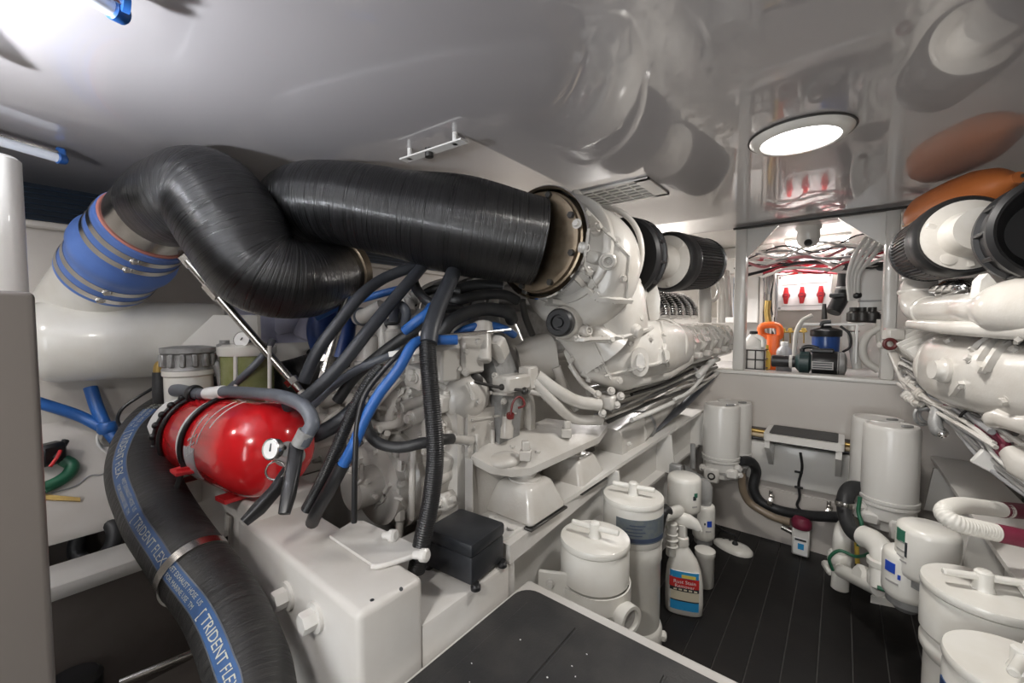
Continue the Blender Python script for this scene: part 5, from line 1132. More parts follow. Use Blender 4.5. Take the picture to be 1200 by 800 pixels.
# orange fender stowed under the ceiling
f0, f1 = D(1087, 253, 1.58), D(1198, 206, 1.20); fa = (f1-f0).normalized(); fL = (f1-f0).length
fd = thing('boat_fender', 'orange inflated boat fender stowed under the ceiling above the right air filter', 'fender', f0)
R_ = .084
obj('fender_body', MB().lathe(f0-fa*.05, fa, [(.001, 0), (R_*.45, .006), (R_*.8, .03), (R_*.97, .07), (R_, .12), (R_, fL*.55), (R_*.93, fL*.75), (R_*.72, fL*.9), (R_*.42, fL*1.0), (R_*.22, fL*1.05), (R_*.2, fL*1.10)], 40), ORG, fd, ang=70)
s_ = (CAM-f0); s_ = (s_-fa*s_.dot(fa)).normalized()
obj('fender_seam', MB().tube([f0-fa*.03+s_*R_*.80, f0+fa*.06+s_*(R_+.0005), f0+fa*fL*.5+s_*(R_+.0005), f0+fa*fL*.72+s_*(R_*.95)], .003, 8), mat('pale_orange_seam', (.72, .40, .20), .45), fd)
obj('eye_lashing', MB().tube([f0+fa*fL*1.04+s_*.01, f0+fa*fL*1.10+s_*.02, f0+fa*fL*1.2+V((0, 0, .01)), f0+fa*fL*1.4], .006, 10), BLK, fd)
# ================================================================ PUMP SPACE BEHIND THE BULKHEAD
ZF = .84
yy = PY
def bx(px0, py0, px1, py1, y, dep, bev=.004):     # box whose front face fills this window at plane Y=y
    a, b = PY(px0, py0, y), PY(px1, py1, y); x0, x1 = sorted((a.x, b.x)); z0, z1 = sorted((a.z, b.z))
    return (x0, y, z0), (x1, y+dep, z1)
# switch panel with three red handles
sp0, sp1 = bx(912, 323, 974, 363, 3.18, .05)
sw = thing('switch_panel', 'white panel with three red battery switch handles in the pump space', 'switch panel', (sp0[0], 3.18, sp0[2]))
obj('panel', MB().span(sp0, sp1, .004), LABW, sw)
wd, hg = sp1[0]-sp0[0], sp1[2]-sp0[2]
for k, q in enumerate((.17, .47, .81)):
    c = V((sp0[0]+wd*q, 3.176, sp0[2]+hg*.42))
    hnd = obj('switch_handle', MB().rbox([c+V((0, -.012, -.052)), c+V((0, -.02, 0)), c+V((0, -.012, .052))], [.010, .017, .010], [.006, .012, .006], 3, 16, up=(0, 1, 0)), REDP, sw)
    obj('switch_hub', MB().lathe(c, (0, -1, 0), [(.022, 0), (.020, .016), (.012, .03)], 18), MAR, hnd)
obj('printed_lines', MB().span((sp0[0]+wd*.08, 3.1785, sp0[2]+hg*.72), (sp0[0]+wd*.38, 3.1795, sp0[2]+hg*.735)).span((sp0[0]+wd*.42, 3.1785, sp0[2]+hg*.74), (sp0[0]+wd*.92, 3.1795, sp0[2]+hg*.755)).span((sp0[0]+wd*.08, 3.1785, sp0[2]+hg*.13), (sp0[0]+wd*.9, 3.1795, sp0[2]+hg*.14)), WIRG, sw)
for sx_, sz_ in ((.04, .07), (.96, .07), (.04, .93), (.96, .93)): obj('screw', MB().lathe((sp0[0]+wd*sx_, 3.18, sp0[2]+hg*sz_), (0, -1, 0), [(.007, 0), (.005, .003)], 12), GMET, sw)
rb = thing('busbar_board', 'board with red battery terminals above the white switch panel', 'board', (sp0[0], 3.2, sp1[2]))
obj('board', MB().span((sp0[0]-.03, 3.24, 1.10), (sp1[0]+.05, 3.26, sp1[2]+.10)), HULL, rb)
for q in (.28, .55, .74):
    c = V((sp0[0]+wd*q, 3.21, sp1[2]+.035)); obj('terminal', MB().lathe(c-V((0, 0, .03)), (0, 0, 1), [(.026, 0), (.026, .02), (.018, .025), (.018, .06), (.010, .065)], 16), REDP, rb)
for q in (.02, .80): obj('post', MB().span((sp0[0]+wd*q, 3.2, sp1[2]-.01), (sp0[0]+wd*q+.03, 3.23, sp1[2]+.06), .003), LABW, rb)
# overhead cable bundles
cbn = thing('overhead_cables', 'tangle of white, red and black cables under the pump space ceiling', 'cables', (-.2, 3.05, 1.5))
rc = random.Random(11); PNK = mat('pink_cable', (.40, .14, .16), .45)
for i in range(30):
    y = 3.0+rc.uniform(-.12, .2); z = 1.50+rc.uniform(-.05, .08); m = (WIRW, WIRG, PNK, BLK, WIRG, WIRW, BLK, WIRR, WIRW)[i % 9]
    x0 = -.50+rc.uniform(-.06, .12); x1 = .10+rc.uniform(-.10, .35)
    P = [V((x0+(x1-x0)*k/5, y+rc.uniform(-.05, .05), z+rc.uniform(-.05, .04))) for k in range(6)]
    obj('cable', MB().tube(P, rc.uniform(.004, .010), 8, 6), m, cbn)
for i in range(7):     # white drape in the middle
    P = [PY(940+i*3, 296+i, 2.95), PY(956+i*3, 303+i*1.2, 2.93), PY(974+i*2, 309+i*1.0, 2.93), PY(992, 305-i*1.3, 2.97), PY(1006, 300-i*2, 3.0)]
    obj('cable', MB().tube(P, .007, 8, 6), WIRW, cbn)
for i in range(3):
    obj('cable', MB().tube([PY(905, 310+i*2, 3.04), PY(925, 304+i*3, 3.03), PY(950, 309+i*2, 3.05), PY(970, 308+i*2, 3.06)], .010, 8, 6), WIRR, cbn)
vc_ = thing('hanging_cables', 'vertical bundle of grey and black cables left of the switch panel', 'cables', (-.42, 3.1, 1.2))
for i in range(9):
    px = 894+i*1.9; P = [PY(892+i*1.5, 300+i*1.2, 3.06), PY(px+rc.uniform(-3, 3), 322, 3.1), PY(px+rc.uniform(-3, 3), 350, 3.12), PY(px+rc.uniform(-2, 2), 378, 3.12), PY(px+rc.uniform(-2, 2), 402, 3.12)]
    obj('cable', MB().tube(P, rc.uniform(.006, .011), 8, 6), (WIRG, BLK, WIRW, WIRG, GREYP, WIRW, BLK, WIRW, WIRG)[i], vc_)
obj('copper_tail', MB().tube([PY(900, 352, 3.08), PY(899, 366, 3.08), PY(901, 380, 3.08)], .018, 10), BRS, vc_)
# left panel and trunking
a, b = bx(845, 318, 888, 378, 3.2, .04)
lpn = thing('breaker_box', 'white breaker box behind the left post of the pump opening', 'box', a)
obj('box_body', MB().span(a, b, .006), LABW, lpn)
obj('printed_strip', MB().span((a[0]+.08, 3.197, a[2]+.04), (a[0]+.13, 3.2, b[2]-.02)), mat('pale_print', (.45, .50, .58), .5), lpn)
obj('latch', MB().span((a[0]+.085, 3.19, b[2]-.13), (a[0]+.10, 3.2, b[2]-.09)), PRTD, lpn)
tr = PY(892, 350, 3.16)
struct('trim_6', MB().span((tr.x-.10, 3.24, .84), (tr.x+.0, 3.27, 1.47)), GREYP)
struct('trim_7', MB().span((tr.x+.0, 3.10, .84), (tr.x+.018, 3.27, 1.50)), W1)
# dome camera under the ceiling
dcam = PY(947, 285, 2.72)
dm_ = thing('dome_camera', 'white dome camera hanging below the pump space ceiling', 'camera', (dcam.x, dcam.y, CEIL))
obj('camera_body', MB().lathe((dcam.x, dcam.y, CEIL), (0, 0, -1), [(.058, 0), (.058, .012), (.050, .02), (.052, .06), (.048, .085), (.030, .105), (.001, .112)], 32), W1, dm_, ang=60)
ld_ = (CAM-dcam).normalized(); cb0 = V((dcam.x, dcam.y, CEIL-.07))
obj('lens_ring', MB().lathe(cb0+ld_*.040+V((0, 0, -.012)), ld_+V((0, 0, -.35)), [(.018, -.01), (.018, .012), (.013, .016), (.001, .012)], 24), BLK, dm_)
# gallon jug in a wire basket
def standing(px0, px1, py_top, y): 
    a, b = PY(px0, py_top, y), PY(px1, py_top, y); return (a+b)/2, (b.x-a.x)/2
c, hw = standing(869, 898, 386, 2.78)
jg = thing('plastic_jug', 'translucent white gallon jug standing behind the left post', 'jug', (c.x, c.y, ZF)); H = c.z-ZF; o = V((c.x, c.y, ZF))
obj('jug_body', MB().rbox([o+V((0, 0, h*H)) for h in (0, .02, .50, .62, .78, .88, .90)], [hw*.9, hw, hw, hw*.95, hw*.6, hw*.3, hw*.28], [hw*.9, hw, hw, hw*.95, hw*.6, hw*.3, hw*.28], 3.4, 28, up=(0, 1, 0)), JUG, jg, ang=60)
obj('cap', MB().lathe(o+V((0, 0, H*.89)), (0, 0, 1), [(hw*.34, 0), (hw*.34, H*.06), (hw*.28, H*.075)], 20), BLK, jg)
obj('jug_handle', MB().tube([o+V((hw*.25, -hw*.4, H*.86)), o+V((hw*.85, -hw*.6, H*.76)), o+V((hw*.9, -hw*.7, H*.58))], .012, 10), JUG, jg)
bsk = MB()
for h in (.08, .30, .52):
    z = ZF+H*h; r_ = hw*1.04; bsk.tube([(c.x-r_, c.y-r_, z), (c.x+r_, c.y-r_, z), (c.x+r_, c.y+r_, z), (c.x-r_, c.y+r_, z), (c.x-r_, c.y-r_, z)], .004, 6, sm=False)
for k in range(4):
    x = c.x-hw*1.04+k*hw*.693
    bsk.tube([(x, c.y-hw*1.04, ZF), (x, c.y-hw*1.04, ZF+H*.52)], .004, 6, sm=False)
solo('wire_basket', bsk, DMET, 'dark wire basket around the translucent gallon jug', 'basket')
# orange jug handle can
c, hw = standing(890, 915, 381, 2.95); o = V((c.x, c.y, ZF)); H = c.z-ZF
oc = thing('oil_funnel', 'orange plastic can with a loop handle between the jug and grey bottle', 'can', o)
obj('can_body', MB().rbox([o+V((.02, 0, h*H)) for h in (0, .02, .45, .70, .78)], [hw*.45, hw*.5, hw*.55, hw*.62, hw*.7], [hw*.45, hw*.5, hw*.5, hw*.5, hw*.5], 3, 24, up=(0, 1, 0)), ORGP, oc)
obj('loop_handle', MB().tube([o+V((-hw*.8, 0, H*.78)), o+V((-hw*.85, 0, H*.94)), o+V((-hw*.4, 0, H)), o+V((hw*.5, 0, H)), o+V((hw*.9, 0, H*.92)), o+V((hw*.85, 0, H*.74)), o+V((0, 0, H*.74)), o+V((-hw*.8, 0, H*.78))], .020, 12), ORGP, oc)
c, hw = standing(893, 904, 404, 2.90); o = V((c.x, c.y, ZF)); H = c.z-ZF
solo('yellow_funnel', MB().lathe(o, (0, 0, 1), [(hw*.4, 0), (hw*.9, .01), (hw, H*.6), (hw*.5, H*.8), (hw*.4, H)], 20), YEL, 'yellow plastic bottle in front of the orange can', 'bottle')
c, hw = standing(910, 929, 399, 2.85); o = V((c.x, c.y, ZF)); H = c.z-ZF
gb_ = thing('oil_bottle', 'pale grey bottle with white cap beside the pump motor', 'bottle', o)
obj('bottle_body', MB().lathe(o, (0, 0, 1), [(hw*.9, 0), (hw, .01), (hw, H*.62), (hw*.9, H*.72), (hw*.5, H*.82), (hw*.42, H*.86)], 28), mat('pale_grey_bottle', (.46, .46, .47), .35), gb_)
obj('bottle_cap', MB().lathe(o+V((0, 0, H*.85)), (0, 0, 1), [(hw*.48, 0), (hw*.48, H*.10), (hw*.40, H*.12)], 20), LABW, gb_)
# blue water filter housing
c, hw = standing(950, 987, 383, 2.86); zt = c.z
bf_ = thing('water_filter', 'blue water filter housing with black cap behind the pump motor', 'filter', (c.x, c.y, ZF))
obj('housing', MB().lathe((c.x, c.y, ZF+.01), (0, 0, 1), [(hw*.7, 0), (hw*.85, .01), (hw*.92, (zt-ZF)*.80)], 32), BLUF, bf_)
obj('housing_cap', MB().lathe((c.x, c.y, ZF+(zt-ZF)*.80), (0, 0, 1), [(hw*1.0, 0), (hw*1.04, .006), (hw*1.04, .034), (hw*.8, .042), (hw*.4, .048), (hw*.3, .06)], 32), BLK, bf_)
obj('mount_bracket', MB().box((c.x+.02, c.y+.02, zt+.015), (.28, .10, .014), None, .002).box((c.x+.13, c.y, zt-.09), (.012, .10, .2), None, .002), W1, bf_)
obj('inlet_elbow', MB().tube([PY(962, 382, 2.84), PY(965, 378, 2.84), PY(974, 377, 2.84)], .014, 14), BLK, bf_)
obj('vent_plug', MB().cyl(PY(966, 374, 2.80), PY(966, 356, 2.80), .014, .009, 14), DMET, bf_)
# pump motor lying along the sill
ym = 2.70
c0, c1 = PY(940, 424, ym), PY(992, 426, ym); r_ = .062
c0.z = c1.z = ZF+.075
pmot = thing('pump_motor', 'grey and black electric pump motor lying along the sill', 'pump', (c0+c1)/2-V((0, 0, .07))); mx = V((1, 0, 0))
L_ = (c1-c0).length
obj('motor_body', MB().lathe(c0+mx*L_*.22, mx, [(r_*.8, 0), (r_, .01), (r_, L_*.60), (r_*.9, L_*.62)], 32), GREYP, pmot)
obj('black_band', MB().lathe(c0+mx*L_*.24, mx, [(r_+.001, 0), (r_+.0015, .002), (r_+.0015, L_*.56), (r_+.001, L_*.565)], 32, cap=False), BLK, pmot)
obj('end_bell', MB().lathe(c0+mx*L_*.84, mx, [(r_*1.0, 0), (r_*1.03, .005), (r_*.95, L_*.12), (r_*.5, L_*.17)], 28), GMET, pmot)
obj('name_plate', MB().box(c0+mx*L_*.48+V((0, -r_-.001, -.008)), (.09, .004, .040), None), GREYP, pmot)
np_ = MB()
for k in range(3): np_.box(c0+mx*L_*.48+V((0, -r_-.0035, .004-k*.012)), (.08, .002, .005), None)
obj('plate_print', np_, PRTD, pmot)
obj('switch_box', MB().box(c0+mx*L_*.46+V((0, 0, r_+.004)), (.10, .06, .022), None, .006), BLK, pmot)
obj('pump_head', MB().lathe(c0-mx*.01, mx, [(r_*.5, -.02), (r_*.95, 0), (r_*.95, .04), (r_*.6, .05), (r_*.6, L_*.2)], 28), mat('green_black_casting', (.02, .045, .045), .4), pmot)
obj('inlet_pipe', MB().cyl(c0-mx*.01, c0-mx*.14, .030, .034, 20, .004), BLK, pmot)
obj('inlet_clip', MB().torus(c0-mx*.05, mx, .033, .004, 24, 6, flat=2), W1, pmot)
obj('outlet_elbow', MB().tube([c0+V((0.0, 0, .05)), c0+V((.0, 0, .075)), c0+V((.03, 0, .085)), c0+V((.07, 0, .075))], .011, 12), BLK, pmot)
obj('foot', MB().box(c0+mx*L_*.5-V((0, 0, .066)), (L_*.5, .10, .018), None, .003), BLK, pmot)
# grey control box and hoses to the right
a, b = bx(1008, 309, 1046, 364, 2.98, .10)
gbx = thing('control_cabinet', 'beige control cabinet behind the right post of the pump opening', 'cabinet', a)
obj('cabinet_body', MB().span(a, b, .006), W1, gbx); obj('cabinet_lip', MB().span((a[0]-.004, a[1]-.006, a[2]+.05), (b[0], a[1], a[2]+.06)), GREYP, gbx)
obj('cabinet_badge', MB().rbox([(b[0]-.05, a[1]-.006, b[2]-.03), (b[0]-.05, a[1]+.01, b[2]-.03)], [.024, .024], [.016, .016], 2, 20), BLK, gbx)
obj('cabinet_print', MB().span((a[0]+.04, a[1]-.002, b[2]-.035), (a[0]+.12, a[1], b[2]-.028)), WIRG, gbx)
dh = thing('black_duct', 'black bent duct between the switch panel and beige cabinet', 'duct', PY(985, 350, 2.95))
obj('duct', MB().tube([PY(991, 298, 3.0), PY(990, 325, 3.0), PY(988, 340, 2.98), PY(984, 352, 2.95), PY(976, 366, 2.92)], [.034, .034, .036, .038, .036], 18), RUB, dh)
obj('duct_band', MB().torus(PY(989, 338, 2.98), (0, 0, 1), .036, .005, 24, 8, flat=2), GMET, dh)
obj('side_arm', MB().box(PY(981, 346, 2.92), (.07, .025, .025), None, .006), RUB, dh)
for i in range(4):
    P = [PY(1024+i*5, 268+i*4, 2.9), PY(1011+i*5, 284+i*4, 2.88), PY(1000+i*4.5, 302+i*3, 2.88), PY(994+i*4, 326, 2.88), PY(996+i*3.2, 352, 2.9)]
    solo('conduit', MB().tube(P, .0105, 12), WIRW, ('outermost white conduit curving down beside the beige cabinet', 'second white conduit from the left beside the beige cabinet', 'third white conduit from the left beside the beige cabinet', 'innermost white conduit touching the beige cabinet')[i], 'conduit', 'white conduits beside the cabinet')
vb_ = thing('valve_manifold', 'black valves and dark pipe under the beige cabinet', 'valve', PY(1010, 375, 2.9))
obj('pipe', MB().cyl(PY(1000, 371, 2.88), PY(1040, 374, 2.88), .026, None, 18), BLK, vb_)
for px in (1000, 1010, 1022): obj('valve', MB().lathe(PY(px, 371, 2.86)-V((0, 0, .03)), (0, 0, 1), [(.022, 0), (.03, .01), (.03, .05), (.018, .06), (.018, .08)], 16), DMET, vb_)
obj('knob', MB().ell(PY(1004, 346, 2.90), .022), BLK, vb_)
obj('pipe', MB().tube([PY(999, 376, 2.86), PY(1000, 400, 2.86), PY(1004, 432, 2.86)], .022, 14), PVC, vb_)
obj('pipe_band', MB().torus(PY(1000, 388, 2.86), (0, 0, 1), .024, .004, 20, 6), STL, vb_)
for i, (P, r, lab) in enumerate((([(1032, 384), (1018, 392), (1011, 406), (1014, 422), (1030, 434)], .018, 'big looping white hose under the beige cabinet'), ([(1031, 374), (1030, 392), (1033, 408), (1038, 420)], .013, 'short white hose right of the looping white hose'), ([(952, 369), (940, 376), (933, 390), (931, 412), (930, 428)], .011, 'beige hose arching left of the blue filter housing'))):
    solo('water_hose', MB().tube([PY(*p, 2.80) for p in P], r, 14), CORK, lab, 'hose')
solo('motor_cable', MB().tube([PY(985, 382, 2.78), PY(996, 392, 2.77), PY(996, 406, 2.77), PY(988, 412, 2.74)], .006, 8), BLK, 'black cable looping from the blue filter cap to the motor', 'cable')
# brass tee manifold on the far board
bm2 = thing('brass_manifold', 'row of small brass taps on the board behind the bottles', 'taps', PY(930, 388, 3.2))
obj('pipe', MB().cyl(PY(914, 389, 3.2), PY(946, 388, 3.2), .007, None, 10), BRS, bm2)
for px in (918, 926, 934, 942):
    obj('tap', MB().box(PY(px, 387, 3.19), (.022, .022, .03), None, .003), YEL, bm2); obj('tail', MB().cyl(PY(px, 390, 3.2), PY(px, 402, 3.2), .004, None, 8), BRS, bm2)
# white cabinets on the outboard far side
for i, (p0, p1, y, lab) in enumerate((((735, 262), (760, 300), 3.25, 'small white box on the far wall beyond the left air filter'), ((775, 300), (832, 318), 3.30, 'wide white box on the far wall left of the pump opening'))):
    a, b = bx(p0[0], p0[1], p1[0], p1[1], y, .08)
    if b[2] > CEIL-.01: b = (b[0], b[1], CEIL-.02)
    t = thing('wall_box', lab, 'box', a); obj('box_body', MB().span(a, b, .008), LABW, t); obj('box_lid', MB().span((a[0]+.01, a[1]-.008, a[2]+.02), (b[0]-.01, a[1], b[2]-.02), .002), LABW, t)
# ================================================================ OUTBOARD SIDE: FILTERS, HOSES, ODDS
fz = PZ(222, 465, .62)
cf = D(221, 418, 1.31)
of = thing('oil_filter', 'white canister filter with grey ribbed cap behind the fire extinguisher', 'filter', (cf.x, cf.y, .55)); R_ = .070
obj('canister', MB().lathe((cf.x, cf.y, .56), (0, 0, 1), [(R_*.8, 0), (R_*.92, .01), (R_*.92, cf.z-.62), (R_*.98, cf.z-.615), (R_*.98, cf.z-.60)], 36), PVC, of)
cap_ = obj('cap', MB().lathe((cf.x, cf.y, cf.z-.045), (0, 0, 1), [(R_*.9, 0), (R_*1.0, .006), (R_*.9, .02), (R_*.9, .055), (R_*1.03, .06), (R_*1.03, .075), (R_*.6, .08)], 36), GMET, of)
for i in range(14):
    a = i*2*math.pi/14; d_ = V((math.cos(a), math.sin(a), 0)); obj('cap_rib', MB().box(V((cf.x, cf.y, cf.z-.008))+d_*R_*.93, (.018, .014, .04), Matrix.Rotation(a, 3, 'Z'), .003), GMET, cap_)
obj('inlet_fitting', MB().tube([D(198, 426, 1.34), D(188, 428, 1.33), D(186, 440, 1.33)], .016, 12), BRS, of)
obj('inlet_hose', MB().tube([D(187, 436, 1.33), D(187, 458, 1.33), D(189, 478, 1.34), D(196, 496, 1.36)], .019, 14), RUB, of)
obj('outlet_fitting', MB().tube([D(244, 424, 1.34), D(254, 428, 1.34), D(258, 440, 1.34), D(261, 455, 1.34)], [.014, .016, .012, .012], 12), GMET, of)
gf = D(290, 412, 1.35)
gfl = thing('fuel_separator', 'olive green glass fuel separator with pressure gauge behind the extinguisher hose', 'filter', (gf.x, gf.y, gf.z-.2)); R_ = .079
obj('glass', MB().lathe((gf.x, gf.y, gf.z-.21), (0, 0, 1), [(R_*.95, 0), (R_*.97, .20)], 36), OLV, gfl)
obj('head', MB().lathe((gf.x, gf.y, gf.z-.01), (0, 0, 1), [(R_*1.02, 0), (R_*1.06, .006), (R_*1.06, .028), (R_*.9, .036), (.001, .038)], 36), PVC, gfl)
obj('base', MB().lathe((gf.x, gf.y, gf.z-.24), (0, 0, 1), [(R_*.9, 0), (R_*1.05, .008), (R_*1.05, .03)], 36), PVC, gfl)
for px in (276, 316): obj('tie_bolt', MB().cyl(D(px, 405, 1.275), D(px, 455, 1.275), .006, None, 10), W1, gfl)
g0 = D(284, 398, 1.29); ga_ = (-FW+UP*.15).normalized()
obj('pressure_gauge', MB().lathe(g0, ga_, [(.017, -.03), (.026, -.02), (.027, .0), (.025, .006), (.0235, .003), (.001, .003)], 28), STL, gfl)
obj('gauge_face', MB().lathe(g0+ga_*.0015, ga_, [(.0233, 0), (.0233, .003), (.001, .003)], 24), LABW, gfl)
obj('gauge_needle', MB().box(g0+ga_*.006, (.024, .003, .002), Matrix.Rotation(-.5, 3, 'Y')), PRTD, gfl)
obj('bleed_knob', MB().lathe(D(263, 408, 1.31), UP, [(.022, 0), (.022, .012), (.014, .016), (.014, .026)], 18), GMET, gfl)
pn = thing('gauge_panel', 'white angular panel behind the olive fuel separator', 'panel', D(260, 440, 1.75))
obj('panel_sheet', MB().prism([D(197, 418, 1.40), D(250, 369, 1.42), D(301, 369, 1.44), D(304, 460, 1.44), D(197, 460, 1.40)], FW*.02), W1, pn)
pb = thing('relay_box', 'white box with a round hole left of the blue hoses', 'box', D(350, 430, 1.75))
obj('box_body', MB().prism([D(322, 402, 1.74), D(385, 400, 1.74), D(385, 440, 1.74), D(322, 440, 1.74)], FW*.08), W1, pb)
obj('hole', MB().lathe(D(365, 414, 1.735), -FW, [(.020, 0), (.020, .004), (.013, .004), (.001, .001)], 20), BLK, pb)
bt2 = thing('bottle_shelf', 'pale lilac tank and bottles behind the steel tie rod', 'tank', D(330, 390, 1.85))
LIL = mat('lilac_white_plastic', (.56, .56, .70), .35)
obj('tank', MB().lathe(D(305, 398, 1.86), UP, [(.12, -.14), (.13, -.12), (.13, .10), (.11, .14), (.05, .16)], 36), LIL, bt2)
obj('pot', MB().lathe(D(365, 385, 1.80), (UP+RT*.5), [(.05, -.05), (.06, -.04), (.06, .05), (.04, .07)], 24), LIL, bt2)
obj('pot', MB().lathe(D(340, 375, 1.84), (UP-RT*.2), [(.06, -.06), (.07, -.04), (.06, .06), (.02, .07)], 24), LIL, bt2)
obj('sheet', MB().prism([D(322, 388, 1.8), D(352, 384, 1.8), D(384, 386, 1.82), D(380, 400, 1.8), D(326, 402, 1.78)], FW*.03), LIL, bt2)
solo('thin_hose', MB().tube([D(268, 456, 1.28), D(290, 436, 1.28), D(307, 418, 1.30), D(320, 398, 1.33)], .011, 12), GRYL, 'thin grey hose rising in front of the olive fuel separator', 'hose')
def SLP(px, py, off=.0):      # point on the sloping hull skin (z = .80-1.29(x+2.1)), lifted by off
    r = ray(px, py); s = (.80-1.29*2.1-1.13)/(r.z+1.29*r.x); return CAM+r*s+V((.79, 0, .61))*off
# blue wye hose, coil of white cable, green hose and brass strip on the hull side
by = thing('blue_pipe', 'blue forked pipe lying on the white hull side under the muffler', 'pipe', D(125, 500, 1.4))
obj('pipe', MB().tube([PX(40, 470, -2.02), PX(90, 486, -2.02), PX(122, 502, -1.99)], .018, 14), MATS['blue_hose'], by)
obj('pipe', MB().tube([PX(106, 454, -2.05), PX(114, 478, -2.02), PX(124, 500, -1.99), PX(136, 516, -1.95)], .019, 14), MATS['blue_hose'], by)
obj('fork_collar', MB().lathe(PX(126, 501, -1.98), UP, [(.022, -.02), (.027, -.012), (.027, .012), (.022, .02)], 18), MATS['blue_hose'], by)
co = MB()
for i in range(7): co.torus(SLP(136+i*1.2, 514+i*.8, .03), V((.79, -.25+.08*i, .61)), .050+.003*i, .0035, 30, 6, flat=1)
solo('cable_coil', co, WIRW, 'coil of thin white cable on the blue pipe beside the big hose', 'cable')
solo('white_lead', MB().tube([SLP(132, 528, .02), SLP(130, 545, .004), SLP(120, 556, .004), SLP(105, 558, .004), SLP(88, 570, .004), SLP(60, 578, .004)], .0022, 6), WIRG, 'thin white lead trailing from the cable coil over the hull side', 'cable')
solo('black_lead', MB().tube([D(184, 452, 1.5), D(164, 464, 1.48), D(144, 478, 1.45), D(138, 492, 1.42), D(146, 503, 1.38), D(160, 507, 1.34)], .0055, 8), BLK, 'thin black lead curving from the white filter to the cable coil', 'cable')
gh = thing('green_hose', 'green hose end with black clamp on the hull side by the grey box', 'hose', D(70, 560, 1.36))
obj('hose', MB().tube([SLP(42, 578, .02), SLP(66, 568, .02), SLP(80, 558, .02), SLP(84, 548, .02), SLP(74, 542, .02)], .018, 14), GRN, gh)
obj('clamp', MB().box(SLP(58, 538, .04), (.05, .07, .07), Matrix.Rotation(.5, 3, 'Z'), .01).cyl(SLP(64, 545, .05), SLP(76, 524, .05), .010, None, 10), BLK, gh)
obj('red_band', MB().tube([SLP(58, 556, .06), SLP(66, 546, .065), SLP(70, 538, .065)], .005, 8), REDP, gh)
solo('brass_strip', MB().prism([SLP(50, 580, .001), SLP(94, 584, .001), SLP(94, 588, .001), SLP(50, 586, .001)], V((.79, 0, .61))*.008), BRS, 'brass strip lying on the hull side below the green hose', 'strip')
solo('bilge_hose', MB().torus(D(112, 634, 1.34), -FW+UP*.4, .06, .022, 30, 12), RUB, 'coil of black hose in the dark gap below the hull side', 'hose')
solo('deck_plug', MB().lathe(D(85, 798, 1.1), UP, [(.06, -.05), (.06, 0), (.05, .012), (.001, .015)], 28), BLK, 'black round plug lid in the bilge at the lower left', 'plug')
# ================================================================ EXTRA PIPES AND LOOMS ON THE ENGINE FLANKS
rq = random.Random(21)
def wob(a, b, n, amp): return [a.lerp(b, k/n)+V((rq.uniform(-amp, amp), rq.uniform(-amp, amp), rq.uniform(-amp, amp)))*(0 if k in (0, n) else 1) for k in range(n+1)]
for i in range(9):
    a, b = D(704+rq.uniform(-10, 20), 462+i*4.0, 1.50+rq.uniform(-.03, .04)), D(832+rq.uniform(-8, 10), 416+i*3.6, 2.22+rq.uniform(-.05, .08))
    part('injector_line', MB().tube(wob(a, b, 5, .012), rq.choice((.005, .006, .008, .011)), 8, 6), rq.choice((W2, W2, GREYP, WIRG, DMET)))
for i in range(12):
    t = i/11; p = D(716+t*112, 464-t*40, 1.52+t*.70)
    part('line_clip', MB().box(p, (.022, .03, .03), Matrix.Rotation(rq.uniform(-.5, .5), 3, 'Z'), .004), W2)
part('red_seal', MB().torus(D(833, 424, 2.18), FW*.5+RT*.8, .020, .006, 22, 8), mat('dark_red_ring', (.10, .02, .025), .4))
for px, py, d in ((824, 433, 2.05), (830, 428, 2.1), (818, 440, 2.0)):
    part('plug_connector', MB().cyl(D(px, py, d), D(px+9, py-9, d+.06), .016, None, 14, .003), WIRW)
part('earth_lead', MB().tube([D(826, 436, 2.05), D(820, 446, 2.0), D(806, 460, 1.9), D(790, 468, 1.84)], .008, 8), WIRW)
part('coil_loop', MB().torus(D(812, 440, 2.06), RT+FW*.3, .04, .008, 24, 8), GREYP)
# ribs and facets on the manifold and turbo
for i in range(5):
    p = D(794+i*13, 410-i*3.2, 1.74+i*.12)
    part('exhaust_port', MB().box(p, (.06, .05, .05), Matrix.Rotation(.5, 3, 'Y'), .008), W2)
for s0, rr_ in ():
    obj('scroll_rib', MB().torus(at(s0), tx, rr_, .004, 56, 8, flat=1.5), W2, vol)
obj('outlet_flange', MB().rbox([D(664, 396, 1.40), D(716, 398, 1.46)], [.085, .09], [.010, .012], 5, 24), W2, mf)
for px, py in ((672, 394), (690, 398), (708, 398)):
    obj('bolt', MB().hexb(D(px, py, 1.36), UP-FW*.4, .010, .016), W2, mf)
# gearbox: more castings between the hoses
for i, (px, py, sx_, sz_) in enumerate(((384, 452, .10, .06), (404, 484, .07, .08), (428, 516, .10, .05), (462, 535, .08, .06), (488, 540, .05, .12), (520, 560, .05, .16), (412, 540, .07, .07), (500, 440, .08, .07), (452, 446, .07, .05), (398, 580, .10, .06))):
    p = fy(px, py)
    obj('casting_lug', MB().box(p+V((0, -.02, 0)), (sx_, .07, sz_), Matrix.Rotation(rq.uniform(-.4, .4), 3, 'Y'), .012, 2), W2, gb)
    obj('bolt', MB().hexb(p+V((sx_*.2, -.056, 0)), (0, -1, .1), .011, .02), W2, gb)
for i in range(8):
    a = fy(rq.uniform(385, 520), rq.uniform(440, 500)); b = a+V((rq.uniform(-.12, .12), 0, rq.uniform(-.16, -.05)))
    obj('oil_pipe', MB().tube([a+V((0, -.02, 0)), a.lerp(b, .3)+V((0, -.08, 0)), a.lerp(b, .7)+V((0, -.09, 0)), b+V((0, -.02, 0))], rq.uniform(.006, .012), 10, 6), W2, gb)
